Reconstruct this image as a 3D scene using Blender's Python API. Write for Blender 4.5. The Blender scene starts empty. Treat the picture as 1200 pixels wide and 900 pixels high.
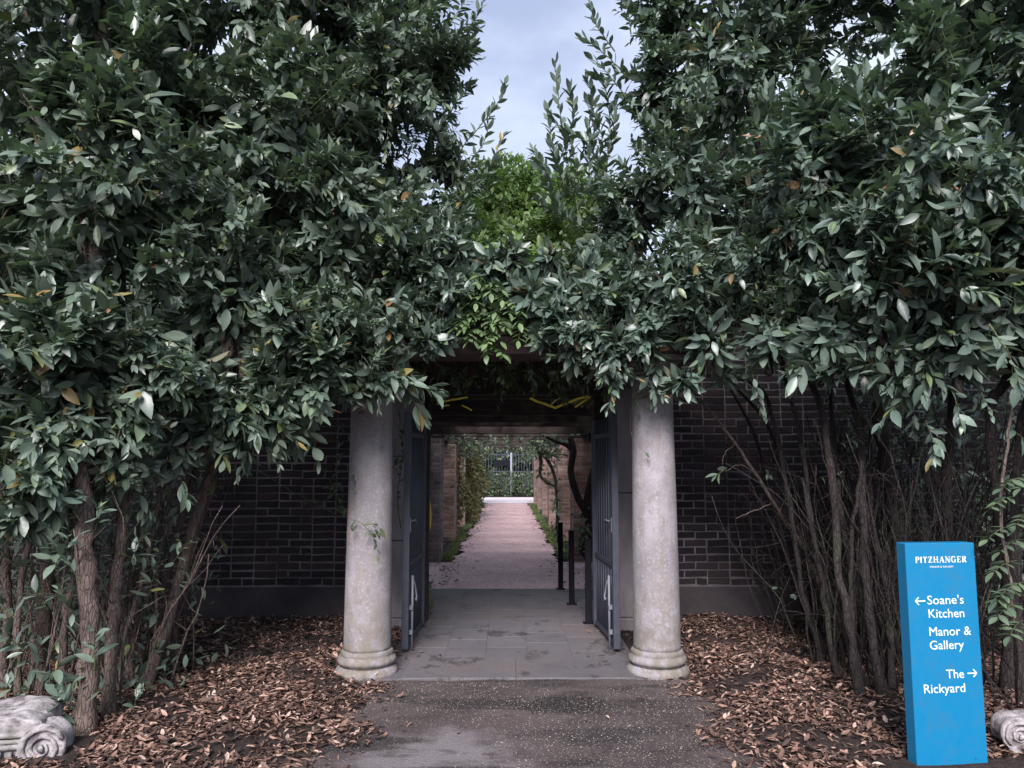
import bpy, bmesh, math, random
import numpy as np
from mathutils import Vector, Matrix, noise as mnoise
R = math.radians
rng = np.random.default_rng(7)
random.seed(7)
S = bpy.context.scene
COL = S.collection

# ------------------------------------------------------------------ camera
F = 873.0; PITCH = R(6.1); YAW = R(-0.39); CH = 1.55
cam_d = bpy.data.cameras.new('camera'); cam = bpy.data.objects.new('camera', cam_d); COL.objects.link(cam)
cam_d.sensor_width = 36; cam_d.lens = F / 1200 * 36; cam_d.clip_end = 3000; cam_d.clip_start = 0.05
cam.location = (0, 0, CH); cam.rotation_euler = (R(90) + PITCH, 0, YAW)
S.camera = cam
CAMR = np.array(cam.rotation_euler.to_matrix())
CAMP = np.array((0, 0, CH))
def at(px, py, Y):
    """world point seen at photo pixel px,py at distance Y ahead"""
    d = CAMR @ np.array(((px - 600) / F, (450 - py) / F, -1.0))
    return CAMP + d * (Y / d[1])
def ground(px, py, z=0.0):
    d = CAMR @ np.array(((px - 600) / F, (450 - py) / F, -1.0))
    return CAMP + d * ((z - CH) / d[2])

# ------------------------------------------------------------------ world, sun, exposure
SUN_EL = R(38); SUN_AZ = R(188)       # light comes from behind the camera, a little to the left
w = bpy.data.worlds.new('World'); S.world = w; w.use_nodes = True
nt = w.node_tree; nt.nodes.clear()
wo = nt.nodes.new('ShaderNodeOutputWorld'); bg = nt.nodes.new('ShaderNodeBackground')
sky = nt.nodes.new('ShaderNodeTexSky'); sky.sky_type = 'NISHITA'; sky.sun_disc = False
sky.sun_elevation = SUN_EL; sky.sun_rotation = SUN_AZ; sky.air_density = 1.2; sky.dust_density = 1.5
tc = nt.nodes.new('ShaderNodeTexCoord'); mp = nt.nodes.new('ShaderNodeMapping'); mp.inputs['Scale'].default_value = (1, 1, 2.2)
ns = nt.nodes.new('ShaderNodeTexNoise'); ns.inputs['Scale'].default_value = 2.6; ns.inputs['Detail'].default_value = 6
ns.inputs['Roughness'].default_value = 0.5
cr = nt.nodes.new('ShaderNodeValToRGB')
cr.color_ramp.elements[0].position = 0.40; cr.color_ramp.elements[0].color = (3.9, 4.6, 6.6, 1)
cr.color_ramp.elements[1].position = 0.66; cr.color_ramp.elements[1].color = (7.8, 8.5, 10.2, 1)
mx = nt.nodes.new('ShaderNodeMix'); mx.data_type = 'RGBA'; mx.inputs[0].default_value = 0.82
nt.links.new(tc.outputs['Generated'], mp.inputs[0]); nt.links.new(mp.outputs[0], ns.inputs[0]); nt.links.new(ns.outputs[0], cr.inputs[0])
nt.links.new(sky.outputs[0], mx.inputs[6]); nt.links.new(cr.outputs[0], mx.inputs[7])
nt.links.new(mx.outputs[2], bg.inputs[0]); nt.links.new(bg.outputs[0], wo.inputs[0]); bg.inputs[1].default_value = 0.057
sd = bpy.data.lights.new('sun', 'SUN'); so = bpy.data.objects.new('sun', sd); COL.objects.link(so)
sd.energy = 3.3; sd.angle = R(26); sd.color = (1.0, 0.92, 0.93)
dv = Vector((math.sin(SUN_AZ) * math.cos(SUN_EL), math.cos(SUN_AZ) * math.cos(SUN_EL), math.sin(SUN_EL)))
so.rotation_euler = dv.to_track_quat('Z', 'Y').to_euler()
S.view_settings.view_transform = 'Standard'; S.view_settings.look = 'None'
S.view_settings.exposure = 1.30; S.view_settings.gamma = 1
S.render.engine = 'CYCLES'
S.cycles.max_bounces = 6; S.cycles.transparent_max_bounces = 4

# ------------------------------------------------------------------ object helpers
def tag(o, label=None, cat=None, group=None, kind=None):
    if label: o['label'] = label
    if cat: o['category'] = cat
    if group: o['group'] = group
    if kind: o['kind'] = kind
    return o
def thing(name, label, cat, loc=(0, 0, 0), group=None):
    o = bpy.data.objects.new(name, None); COL.objects.link(o); o.location = [float(v) for v in loc]
    o.empty_display_size = 0.2
    return tag(o, label, cat, group)
def link(name, me, parent=None, kind=None, label=None):
    o = bpy.data.objects.new(name, me); COL.objects.link(o)
    if parent is not None:
        o.parent = parent
        p = parent; off = Vector((0, 0, 0))
        while p is not None:
            off += p.location; p = p.parent
        o.matrix_parent_inverse = Matrix.Translation(-off) if parent.parent is None else Matrix.Identity(4)
    if kind: o['kind'] = kind
    if label: o['label'] = label
    return o
def bulk(name, V, faces_tri=None, faces_quad=None, mat=None, smooth=True, attrs=None):
    """fast mesh from arrays"""
    me = bpy.data.meshes.new(name)
    V = np.asarray(V, np.float32)
    ft = np.zeros((0, 3), np.int32) if faces_tri is None else np.asarray(faces_tri, np.int32)
    fq = np.zeros((0, 4), np.int32) if faces_quad is None else np.asarray(faces_quad, np.int32)
    me.vertices.add(len(V)); me.vertices.foreach_set('co', V.ravel())
    nl = ft.size + fq.size
    me.loops.add(nl); me.loops.foreach_set('vertex_index', np.concatenate([ft.ravel(), fq.ravel()]))
    npoly = len(ft) + len(fq); me.polygons.add(npoly)
    st = np.concatenate([np.arange(len(ft)) * 3, len(ft) * 3 + np.arange(len(fq)) * 4]).astype(np.int32)
    me.polygons.foreach_set('loop_start', st)
    me.polygons.foreach_set('use_smooth', np.full(npoly, smooth))
    if attrs:
        for k, v in attrs.items():
            a = me.attributes.new(k, 'FLOAT', 'POINT'); a.data.foreach_set('value', np.asarray(v, np.float32))
    me.update(calc_edges=True); me.validate()
    if mat: me.materials.append(mat)
    return me
class MB:
    """collects boxes / tubes / lathes into one mesh"""
    def __init__(s): s.v = []; s.f = []; s.sm = []
    def add(s, vs, fs, smooth=False):
        o = len(s.v); s.v += [tuple(float(c) for c in v) for v in vs]; s.f += [tuple(i + o for i in f) for f in fs]; s.sm += [smooth] * len(fs)
        return s
    def box(s, a, b, bev=0.0, M=None):
        (x0, y0, z0), (x1, y1, z1) = a, b
        if bev <= 0:
            vs = [(x0,y0,z0),(x1,y0,z0),(x1,y1,z0),(x0,y1,z0),(x0,y0,z1),(x1,y0,z1),(x1,y1,z1),(x0,y1,z1)]
            fs = [(3,2,1,0),(4,5,6,7),(0,1,5,4),(1,2,6,5),(2,3,7,6),(3,0,4,7)]
            if M is not None: vs = [M @ Vector(v) for v in vs]
            return s.add(vs, fs)
        bm = bmesh.new(); bmesh.ops.create_cube(bm, size=1)
        for v in bm.verts: v.co = Vector(((x0+x1)/2 + v.co.x*(x1-x0), (y0+y1)/2 + v.co.y*(y1-y0), (z0+z1)/2 + v.co.z*(z1-z0)))
        bmesh.ops.bevel(bm, geom=bm.edges[:], offset=bev, segments=1, affect='EDGES')
        bm.verts.index_update()
        vs = [(M @ v.co) if M is not None else v.co.copy() for v in bm.verts]
        fs = [tuple(v.index for v in f.verts) for f in bm.faces]; bm.free()
        return s.add(vs, fs)
    def tube(s, pts, rad, n=7, cap=True, jit=0.0):
        pts = [Vector([float(c) for c in p]) for p in pts]
        if not hasattr(rad, '__len__'): rad = [rad] * len(pts)
        vs = []; fs = []; prev = None
        for i, p in enumerate(pts):
            t = (pts[min(i+1, len(pts)-1)] - pts[max(i-1, 0)])
            if t.length < 1e-9: t = Vector((0,0,1))
            t.normalize()
            if prev is None:
                u = t.orthogonal().normalized()
            else:
                u = (prev - t * prev.dot(t)); u = u.normalized() if u.length > 1e-6 else t.orthogonal().normalized()
            prev = u; w_ = t.cross(u)
            for k in range(n):
                a = 2*math.pi*k/n; r = rad[i] * (1 + (random.uniform(-jit, jit) if jit else 0))
                vs.append(p + u*math.cos(a)*r + w_*math.sin(a)*r)
        for i in range(len(pts)-1):
            for k in range(n):
                k2 = (k+1) % n; fs.append((i*n+k, i*n+k2, (i+1)*n+k2, (i+1)*n+k))
        if cap: fs.append(tuple(range(n-1, -1, -1))); fs.append(tuple((len(pts)-1)*n+k for k in range(n)))
        return s.add(vs, fs, True)
    def lathe(s, prof, c, n=40, cap=True):
        vs = []; fs = []
        for (r, z) in prof:
            for k in range(n):
                a = 2*math.pi*k/n; vs.append((c[0]+r*math.cos(a), c[1]+r*math.sin(a), c[2]+z))
        for i in range(len(prof)-1):
            for k in range(n):
                k2 = (k+1) % n; fs.append((i*n+k, i*n+k2, (i+1)*n+k2, (i+1)*n+k))
        if cap: fs.append(tuple(range(n-1, -1, -1))); fs.append(tuple((len(prof)-1)*n+k for k in range(n)))
        return s.add(vs, fs, True)
    def mesh(s, name, mat):
        me = bpy.data.meshes.new(name); me.from_pydata(s.v, [], s.f)
        me.polygons.foreach_set('use_smooth', s.sm); me.update()
        if mat: me.materials.append(mat)
        return me
    def build(s, name, mat, parent=None, kind=None, label=None):
        return link(name, s.mesh(name, mat), parent, kind, label)

def smooth_path(pts, rad, sub=5, wob=0.0):
    """Catmull-Rom through pts with radius interpolation"""
    P = [np.array(p, float) for p in pts]; P = [2*P[0]-P[1]] + P + [2*P[-1]-P[-2]]
    rr = rad if hasattr(rad, '__len__') else [rad]*len(pts)
    if len(rr) == 2 and len(pts) > 2: rr = list(np.linspace(rr[0], rr[1], len(pts)))
    out = []; ro = []
    for i in range(1, len(P)-2):
        for k in range(sub):
            t = k/sub
            q = 0.5*((2*P[i]) + (-P[i-1]+P[i+1])*t + (2*P[i-1]-5*P[i]+4*P[i+1]-P[i+2])*t*t + (-P[i-1]+3*P[i]-3*P[i+1]+P[i+2])*t**3)
            out.append(q + rng.normal(0, wob, 3)); ro.append(rr[i-1]*(1-t)+rr[i]*t)
    out.append(P[-2]); ro.append(rr[-1])
    return out, ro

# ------------------------------------------------------------------ materials
class NT:
    def __init__(s, name):
        s.m = bpy.data.materials.new(name); s.m.use_nodes = True; s.t = s.m.node_tree; s.t.nodes.clear()
        s.out = s.n('ShaderNodeOutputMaterial'); s.p = s.n('ShaderNodeBsdfPrincipled'); s.l(s.p.outputs[0], s.out.inputs[0])
        s.co = None
    def n(s, t, **k):
        x = s.t.nodes.new(t)
        for a, b in k.items(): setattr(x, a, b)
        return x
    def l(s, a, b): s.t.links.new(a, b)
    def coord(s, which='Object'):
        return s.n('ShaderNodeTexCoord').outputs[which]
    def pos(s): return s.n('ShaderNodeNewGeometry').outputs['Position']
    def noise(s, scale, detail=5, rough=0.55, vec=None, sc3=None):
        x = s.n('ShaderNodeTexNoise'); x.inputs['Scale'].default_value = scale; x.inputs['Detail'].default_value = detail; x.inputs['Roughness'].default_value = rough
        v = vec if vec is not None else s.pos()
        if sc3:
            mp = s.n('ShaderNodeMapping'); mp.inputs['Scale'].default_value = sc3; s.l(v, mp.inputs[0]); v = mp.outputs[0]
        s.l(v, x.inputs['Vector']); return x.outputs[0]
    def voro(s, scale, feature='F1', out='Distance'):
        x = s.n('ShaderNodeTexVoronoi', feature=feature); x.inputs['Scale'].default_value = scale; s.l(s.pos(), x.inputs['Vector']); return x.outputs[out]
    def ramp(s, fac, stops):
        x = s.n('ShaderNodeValToRGB'); e = x.color_ramp.elements
        while len(e) < len(stops): e.new(0.5)
        for i, (p, c) in enumerate(stops):
            e[i].position = p; e[i].color = (*(c if hasattr(c, '__len__') else (c, c, c)), 1)
        s.l(fac, x.inputs[0]); return x.outputs[0]
    def mix(s, fac, a, b, mode='MIX'):
        x = s.n('ShaderNodeMix', data_type='RGBA', blend_type=mode)
        for i, v in ((0, fac), (6, a), (7, b)):
            if hasattr(v, 'is_linked') or hasattr(v, 'links'): s.l(v, x.inputs[i])
            elif i == 0: x.inputs[0].default_value = v
            else: x.inputs[i].default_value = (*v, 1) if hasattr(v, '__len__') else (v, v, v, 1)
        return x.outputs[2]
    def math(s, op, a, b=0.0):
        x = s.n('ShaderNodeMath', operation=op)
        for i, v in ((0, a), (1, b)):
            if hasattr(v, 'links'): s.l(v, x.inputs[i])
            else: x.inputs[i].default_value = v
        return x.outputs[0]
    def bump(s, h, dist, strength=1.0, prev=None):
        x = s.n('ShaderNodeBump'); x.inputs['Distance'].default_value = dist; x.inputs['Strength'].default_value = strength
        s.l(h, x.inputs['Height'])
        if prev is not None: s.l(prev, x.inputs['Normal'])
        s.l(x.outputs[0], s.p.inputs['Normal']); return x.outputs[0]
    def done(s, col=None, rough=None, spec=None, metal=None):
        def st(k, v):
            i = s.p.inputs[k]
            if hasattr(v, 'links'): s.l(v, i)
            elif hasattr(v, '__len__'): i.default_value = (*v, 1)
            else: i.default_value = v
        if col is not None: st('Base Color', col)
        if rough is not None: st('Roughness', rough)
        if spec is not None: st('Specular IOR Level', spec)
        if metal is not None: st('Metallic', metal)
        return s.m
    def objrand(s): return s.n('ShaderNodeObjectInfo').outputs['Random']
    def attr(s, name): 
        x = s.n('ShaderNodeAttribute'); x.attribute_name = name; return x.outputs['Fac']

def m_leaf(name, stops, rib, rough=0.40, back=(0.095, 0.135, 0.10), transl=0.12, spec=0.6):
    s = NT(name)
    r = s.math('FRACT', s.math('ADD', s.attr('tint'), s.objrand()))
    c = s.ramp(r, stops)
    blot = s.noise(26, 3, 0.5); c = s.mix(s.ramp(blot, [(0.35, 0.0), (0.75, 0.35)]), c, (0.075, 0.09, 0.06))
    ribm = s.math('LESS_THAN', s.attr('rib'), 0.10)
    c = s.mix(s.math('MULTIPLY', ribm, 0.6), c, rib)
    geo = s.n('ShaderNodeNewGeometry')
    c = s.mix(s.math('MULTIPLY', geo.outputs['Backfacing'], 0.65), c, back)
    s.bump(s.noise(60, 2), 0.002, 0.5)
    rr = s.math('ADD', s.math('MULTIPLY', geo.outputs['Backfacing'], 0.3), rough)
    s.done(c, rr, spec)
    tr = s.n('ShaderNodeBsdfTranslucent'); s.l(s.mix(1.0, c, (1.3, 1.6, 0.7), 'MULTIPLY'), tr.inputs[0])
    ms = s.n('ShaderNodeMixShader'); ms.inputs[0].default_value = transl
    s.l(s.p.outputs[0], ms.inputs[1]); s.l(tr.outputs[0], ms.inputs[2]); s.l(ms.outputs[0], s.out.inputs[0])
    return s.m
LAUREL = m_leaf('laurel_leaf', [(0.0, (0.040, 0.064, 0.050)), (0.4, (0.088, 0.134, 0.106)), (0.88, (0.150, 0.204, 0.156)), (0.972, (0.150, 0.215, 0.085)), (0.985, (0.26, 0.20, 0.06)), (1.0, (0.20, 0.10, 0.05))], (0.12, 0.17, 0.10))
LAUREL_R = m_leaf('laurel_leaf_right', [(0.0, (0.038, 0.062, 0.052)), (0.4, (0.084, 0.132, 0.110)), (0.90, (0.140, 0.200, 0.158)), (0.978, (0.150, 0.22, 0.08)), (0.99, (0.25, 0.17, 0.08)), (1.0, (0.22, 0.11, 0.06))], (0.11, 0.17, 0.11))
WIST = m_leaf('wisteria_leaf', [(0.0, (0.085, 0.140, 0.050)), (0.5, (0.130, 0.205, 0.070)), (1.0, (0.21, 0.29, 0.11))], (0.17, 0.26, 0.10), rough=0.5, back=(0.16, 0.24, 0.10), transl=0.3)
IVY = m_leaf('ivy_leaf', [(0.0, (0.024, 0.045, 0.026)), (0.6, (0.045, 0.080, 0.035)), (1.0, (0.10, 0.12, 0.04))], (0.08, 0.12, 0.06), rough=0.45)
DRY = m_leaf('climber_leaf', [(0.0, (0.05, 0.08, 0.03)), (0.5, (0.13, 0.14, 0.06)), (0.8, (0.24, 0.20, 0.09)), (1.0, (0.28, 0.15, 0.09))], (0.2, 0.2, 0.1), rough=0.6, back=(0.2, 0.2, 0.12), transl=0.3)
def m_litter():
    s = NT('fallen_leaf')
    r = s.math('FRACT', s.math('ADD', s.attr('tint'), s.objrand()))
    c = s.ramp(r, [(0.0, (0.020, 0.014, 0.013)), (0.3, (0.050, 0.031, 0.027)), (0.52, (0.125, 0.074, 0.058)), (0.76, (0.24, 0.142, 0.105)), (0.92, (0.38, 0.25, 0.19)), (1.0, (0.50, 0.38, 0.32))])
    c = s.mix(s.math('MULTIPLY', s.math('LESS_THAN', s.attr('rib'), 0.1), 0.5), c, (0.2, 0.13, 0.10)); c = s.mix(s.ramp(s.noise(60, 4), [(0.5, 0.0), (0.65, 0.6)]), c, (0.06, 0.04, 0.03)); s.bump(s.noise(90, 3), 0.003, 0.6)
    return s.done(c, 0.6, 0.35)
SPRAYG = m_leaf('spray_leaf', [(0.0, (0.075, 0.135, 0.055)), (0.6, (0.115, 0.190, 0.080)), (1.0, (0.16, 0.24, 0.10))], (0.17, 0.25, 0.12), rough=0.5, back=(0.13, 0.2, 0.1), transl=0.2)
LITTER = m_litter()
def m_bark(name, a, b, rough=0.85):
    s = NT(name)
    n1 = s.noise(9, 6, 0.6, sc3=(3, 3, 0.8)); n2 = s.noise(60, 4, 0.6, sc3=(1.5, 1.5, 0.5))
    c = s.ramp(n1, [(0.3, a), (0.7, b)]); c = s.mix(s.ramp(n2, [(0.5, 0.0), (0.72, 0.5)]), c, tuple(x*1.7 for x in b))
    c = s.mix(s.ramp(s.noise(4, 3), [(0.55, 0.0), (0.7, 0.35)]), c, (0.08, 0.10, 0.06))
    vv = s.n('ShaderNodeTexVoronoi', feature='DISTANCE_TO_EDGE'); vv.inputs['Scale'].default_value = 34; mp2 = s.n('ShaderNodeMapping'); mp2.inputs['Scale'].default_value = (1.6, 1.6, 0.35); s.l(s.pos(), mp2.inputs[0]); s.l(mp2.outputs[0], vv.inputs['Vector']); crk = s.ramp(vv.outputs['Distance'], [(0.0, 0.0), (0.12, 1.0)]); c = s.mix(s.ramp(crk, [(0.0, 0.55), (0.6, 0.0)]), c, tuple(x*0.5 for x in a)); bb = s.bump(n2, 0.006, 0.9); s.bump(crk, 0.008, 0.8, bb); return s.done(c, rough, 0.25)
BARK = m_bark('laurel_bark', (0.065, 0.048, 0.042), (0.15, 0.115, 0.10))
BARK_D = m_bark('dark_bark', (0.014, 0.011, 0.011), (0.036, 0.029, 0.028))
TWIG = m_bark('twig_bark', (0.08, 0.065, 0.05), (0.20, 0.16, 0.13))
GTWIG = m_bark('green_twig', (0.06, 0.075, 0.035), (0.11, 0.13, 0.06))
def m_brick(name, cols, soot=0.5):
    s = NT(name); r = s.math('FRACT', s.math('ADD', s.attr('tint'), s.objrand()))
    c = s.ramp(r, cols)
    c = s.mix(s.ramp(s.noise(35, 5, 0.65), [(0.4, 0.0), (0.7, 0.45)]), c, tuple(x*1.9+0.01 for x in cols[1][1]))
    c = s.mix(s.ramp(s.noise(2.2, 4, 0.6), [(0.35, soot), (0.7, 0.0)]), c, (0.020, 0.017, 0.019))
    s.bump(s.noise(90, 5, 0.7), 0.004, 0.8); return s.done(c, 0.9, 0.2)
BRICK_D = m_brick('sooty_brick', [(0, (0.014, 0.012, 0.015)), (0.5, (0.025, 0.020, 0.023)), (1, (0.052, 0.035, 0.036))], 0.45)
BRICK_R = m_brick('garden_brick', [(0, (0.16, 0.10, 0.085)), (0.35, (0.26, 0.155, 0.125)), (0.7, (0.34, 0.195, 0.155)), (1, (0.40, 0.30, 0.26))], 0.35)
BRICK_G = m_brick('grey_brick', [(0, (0.13, 0.115, 0.12)), (0.5, (0.20, 0.175, 0.17)), (1, (0.30, 0.25, 0.24))], 0.35)
def m_rough(name, a, b, scale=6, bumpd=0.004, rough=0.9, fine=70):
    s = NT(name); n = s.noise(scale, 7, 0.6); f = s.noise(fine, 4, 0.6)
    c = s.ramp(n, [(0.32, a), (0.7, b)]); c = s.mix(s.ramp(f, [(0.35, 0.35), (0.6, 0.0)]), c, tuple(x*0.5 for x in a))
    s.bump(f, bumpd, 0.8); return s.done(c, rough, 0.3)
MORTAR = m_rough('mortar', (0.05, 0.046, 0.050), (0.27, 0.25, 0.26), 1.6)
MORTAR_L = m_rough('pale_mortar', (0.24, 0.22, 0.20), (0.36, 0.33, 0.31), 8)
PLINTH = m_rough('plinth_render', (0.035, 0.031, 0.034), (0.070, 0.060, 0.064), 3, 0.003)
STONE_C = m_rough('pinkish_stone', (0.060, 0.040, 0.040), (0.115, 0.078, 0.075), 4)
def m_column():
    s = NT('weathered_stone')
    n = s.noise(3.2, 8, 0.62); v = s.noise(7, 7, 0.6, sc3=(2.2, 2.2, 0.5)); f = s.noise(55, 5, 0.65)
    c = s.ramp(n, [(0.3, (0.165, 0.155, 0.17)), (0.7, (0.30, 0.285, 0.305))])
    c = s.mix(s.ramp(v, [(0.46, 0.0), (0.62, 0.7)]), c, (0.20, 0.18, 0.165)); c = s.mix(s.ramp(s.noise(17, 8, 0.75), [(0.52, 0.0), (0.60, 0.6)]), c, (0.17, 0.155, 0.14))
    c = s.mix(s.ramp(f, [(0.55, 0.0), (0.72, 0.6)]), c, (0.44, 0.42, 0.43))
    # damp green-brown grime rising from the foot, broken up
    sep = s.n('ShaderNodeSeparateXYZ'); s.l(s.pos(), sep.inputs[0])
    g = s.n('ShaderNodeMapRange'); s.l(sep.outputs[2], g.inputs[0]); g.inputs[1].default_value = 0.0; g.inputs[2].default_value = 0.75; g.inputs[3].default_value = 1.0; g.inputs[4].default_value = 0.0
    blot = s.ramp(s.noise(9, 7, 0.7), [(0.42, 0.0), (0.56, 1.0)])
    c = s.mix(s.math('MULTIPLY', g.outputs[0], blot), c, (0.15, 0.135, 0.105))
    pit = s.voro(38); c = s.mix(s.ramp(pit, [(0.06, 0.7), (0.13, 0.0)]), c, (0.12, 0.11, 0.10))
    b1 = s.bump(f, 0.004, 0.7); s.bump(v, 0.006, 0.5, b1)
    return s.done(c, 0.85, 0.25)
COLUMN = m_column()
def m_pil():
    s = NT('grey_jamb_stone'); n = s.noise(4, 8, 0.62, sc3=(1.5, 1.5, 0.5)); f = s.noise(60, 4, 0.6)
    c = s.ramp(n, [(0.3, (0.15, 0.14, 0.145)), (0.7, (0.27, 0.25, 0.255))]); c = s.mix(s.ramp(f, [(0.5, 0), (0.75, 0.4)]), c, (0.33, 0.31, 0.31))
    s.bump(f, 0.003, 0.7); return s.done(c, 0.85, 0.25)
JAMB = m_pil()
def m_timber():
    s = NT('dark_timber'); n = s.noise(5, 6, 0.6, sc3=(0.6, 6, 6)); c = s.ramp(n, [(0.3, (0.018, 0.014, 0.013)), (0.7, (0.055, 0.043, 0.038))])
    s.bump(n, 0.004, 0.7); return s.done(c, 0.8, 0.25)
TIMBER = m_timber()
def m_asphalt():
    s = NT('gritty_tarmac')
    base = s.ramp(s.noise(1.6, 6, 0.6), [(0.3, (0.040, 0.031, 0.031)), (0.7, (0.085, 0.068, 0.066))])
    # dusty worn area in front of the gate
    mp = s.n('ShaderNodeMapping'); mp.inputs['Location'].default_value = (0.30, -3.45, 0); mp.inputs['Scale'].default_value = (0.85, 0.85, 1); s.l(s.pos(), mp.inputs[0])
    mp.vector_type = 'POINT'
    vl = s.n('ShaderNodeVectorMath', operation='LENGTH'); s.l(mp.outputs[0], vl.inputs[0])
    dn = s.math('ADD', vl.outputs['Value'], s.math('MULTIPLY', s.noise(2.6, 7, 0.68), 1.1))
    base = s.mix(s.ramp(dn, [(0.75, 0.8), (1.5, 0.0)]), base, (0.165, 0.152, 0.160))
    wet = s.ramp(s.noise(1.3, 6, 0.65, sc3=(0.8, 2.4, 1)), [(0.50, 0.0), (0.60, 0.85)])
    base = s.mix(wet, base, (0.022, 0.019, 0.019))
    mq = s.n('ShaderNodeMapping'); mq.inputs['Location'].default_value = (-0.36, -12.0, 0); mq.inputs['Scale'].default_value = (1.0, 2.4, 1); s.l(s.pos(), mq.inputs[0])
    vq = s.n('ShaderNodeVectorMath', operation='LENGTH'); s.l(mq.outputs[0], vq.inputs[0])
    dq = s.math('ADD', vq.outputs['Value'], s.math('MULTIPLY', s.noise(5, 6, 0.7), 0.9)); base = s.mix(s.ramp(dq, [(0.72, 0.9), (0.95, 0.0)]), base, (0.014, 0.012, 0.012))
    cell = s.n('ShaderNodeTexVoronoi'); cell.inputs['Scale'].default_value = 95; s.l(s.pos(), cell.inputs[0])
    gr = s.n('ShaderNodeSeparateColor'); s.l(cell.outputs['Color'], gr.inputs[0])
    chip = s.math('MULTIPLY', s.ramp(gr.outputs[0], [(0.62, 0.0), (0.70, 0.9)]), s.ramp(cell.outputs['Distance'], [(0.28, 1.0), (0.42, 0.0)]))
    base = s.mix(chip, base, s.ramp(gr.outputs[1], [(0.2, (0.11, 0.092, 0.085)), (1.0, (0.27, 0.235, 0.215))]))
    b = s.bump(s.noise(140, 3), 0.004, 0.8); s.bump(s.math('SUBTRACT', 1.0, cell.outputs['Distance']), 0.004, 0.7, b)
    return s.done(base, 0.8, 0.35)
ASPHALT = m_asphalt()
def m_gravel(name, a, b, sc=55):
    s = NT(name); c = s.ramp(s.noise(2.2, 6, 0.6), [(0.3, a), (0.7, b)])
    cell = s.n('ShaderNodeTexVoronoi'); cell.inputs['Scale'].default_value = sc; s.l(s.pos(), cell.inputs[0])
    gr = s.n('ShaderNodeSeparateColor'); s.l(cell.outputs['Color'], gr.inputs[0])
    c = s.mix(0.45, c, s.ramp(gr.outputs[0], [(0.0, tuple(x*0.45 for x in a)), (0.6, b), (1.0, tuple(min(1, x*1.5) for x in b))]))
    s.bump(s.math('SUBTRACT', 1.0, cell.outputs['Distance']), 0.008, 0.7); return s.done(c, 0.95, 0.2)
GRAVEL = m_gravel('pink_gravel', (0.40, 0.27, 0.26), (0.60, 0.44, 0.43))
PALEG = m_gravel('pale_gravel', (0.45, 0.40, 0.42), (0.6, 0.55, 0.57))
SOIL = m_gravel('dark_soil', (0.016, 0.012, 0.011), (0.038, 0.028, 0.025), 60)
def m_slab():
    s = NT('paving_stone'); r = s.objrand()
    c = s.ramp(r, [(0, (0.080, 0.077, 0.086)), (0.5, (0.090, 0.086, 0.095)), (1, (0.102, 0.096, 0.104))])
    c = s.mix(s.ramp(s.noise(3, 7, 0.62), [(0.35, 0.0), (0.7, 0.5)]), c, (0.135, 0.126, 0.135))
    st = s.ramp(s.noise(2.8, 8, 0.78, sc3=(1.0, 0.8, 1)), [(0.55, 0.0), (0.60, 0.85)]); c = s.mix(st, c, (0.028, 0.026, 0.028))
    c = s.mix(s.ramp(s.noise(0.8, 5, 0.6), [(0.45, 0.0), (0.68, 0.5)]), c, (0.140, 0.108, 0.092))
    c = s.mix(s.ramp(s.noise(90, 3), [(0.60, 0), (0.70, 0.6)]), c, (0.22, 0.2, 0.2))
    s.bump(s.noise(70, 5, 0.6), 0.003, 0.7); return s.done(c, 0.7, 0.4)
SLAB = m_slab()
def m_paint(name, c, rough=0.45, dirt=(0.05, 0.045, 0.04), amt=0.35, spec=0.5):
    s = NT(name); n = s.noise(14, 6, 0.65); cc = s.mix(s.ramp(n, [(0.5, 0.0), (0.75, amt)]), c, dirt)
    s.bump(s.noise(40, 3), 0.0008, 0.5); return s.done(cc, s.ramp(n, [(0.3, rough), (0.8, rough + 0.25)]), spec)
GATE = m_paint('blue_grey_gate_paint', (0.034, 0.040, 0.058), 0.42, (0.09, 0.07, 0.06), 0.4)
BLACK = m_paint('black_post_paint', (0.006, 0.006, 0.010), 0.7, (0.012, 0.012, 0.012), 0.3, 0.15)
BOLT = m_paint('worn_steel', (0.13, 0.14, 0.17), 0.4, (0.10, 0.06, 0.04), 0.5)
SIGNB = m_paint('cyan_blue_sign', (0.003, 0.150, 0.305), 0.34, (0.03, 0.10, 0.15), 0.45, 0.5)
SIGNW = m_paint('white_lettering', (0.60, 0.66, 0.70), 0.5, (0.6, 0.65, 0.7), 0.15)
SUN_YELLOW = m_paint('painted_sun_stem', (1.0, 0.80, 0.10), 0.5, (0.8, 0.6, 0.1), 0.3)  # saturated yellow base colour stands in for sunlight on the vine stems
IRON = m_paint('black_railing_paint', (0.025, 0.03, 0.045), 0.45, (0.04, 0.04, 0.05), 0.3)
PALE = m_paint('pale_post_paint', (0.22, 0.25, 0.32), 0.6)
GRASSM = m_leaf('grass_blade', [(0.0, (0.08, 0.12, 0.035)), (0.6, (0.15, 0.21, 0.06)), (1.0, (0.28, 0.29, 0.12))], (0.12, 0.18, 0.05), rough=0.6, back=(0.1, 0.16, 0.04), transl=0.25)
def m_carved():
    s = NT('carved_limestone'); n = s.noise(14, 8, 0.65); f = s.noise(70, 5, 0.7)
    c = s.ramp(n, [(0.35, (0.11, 0.10, 0.10)), (0.5, (0.32, 0.30, 0.305)), (0.72, (0.50, 0.475, 0.48))])
    c = s.mix(s.ramp(s.noise(5, 5), [(0.52, 0.0), (0.7, 0.6)]), c, (0.17, 0.175, 0.15))
    c = s.mix(s.ramp(f, [(0.3, 0.5), (0.5, 0.0)]), c, (0.12, 0.11, 0.11))
    b = s.bump(f, 0.006, 1.0); s.bump(n, 0.012, 0.8, b); return s.done(c, 0.9, 0.2)
CARVED = m_carved()

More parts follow.
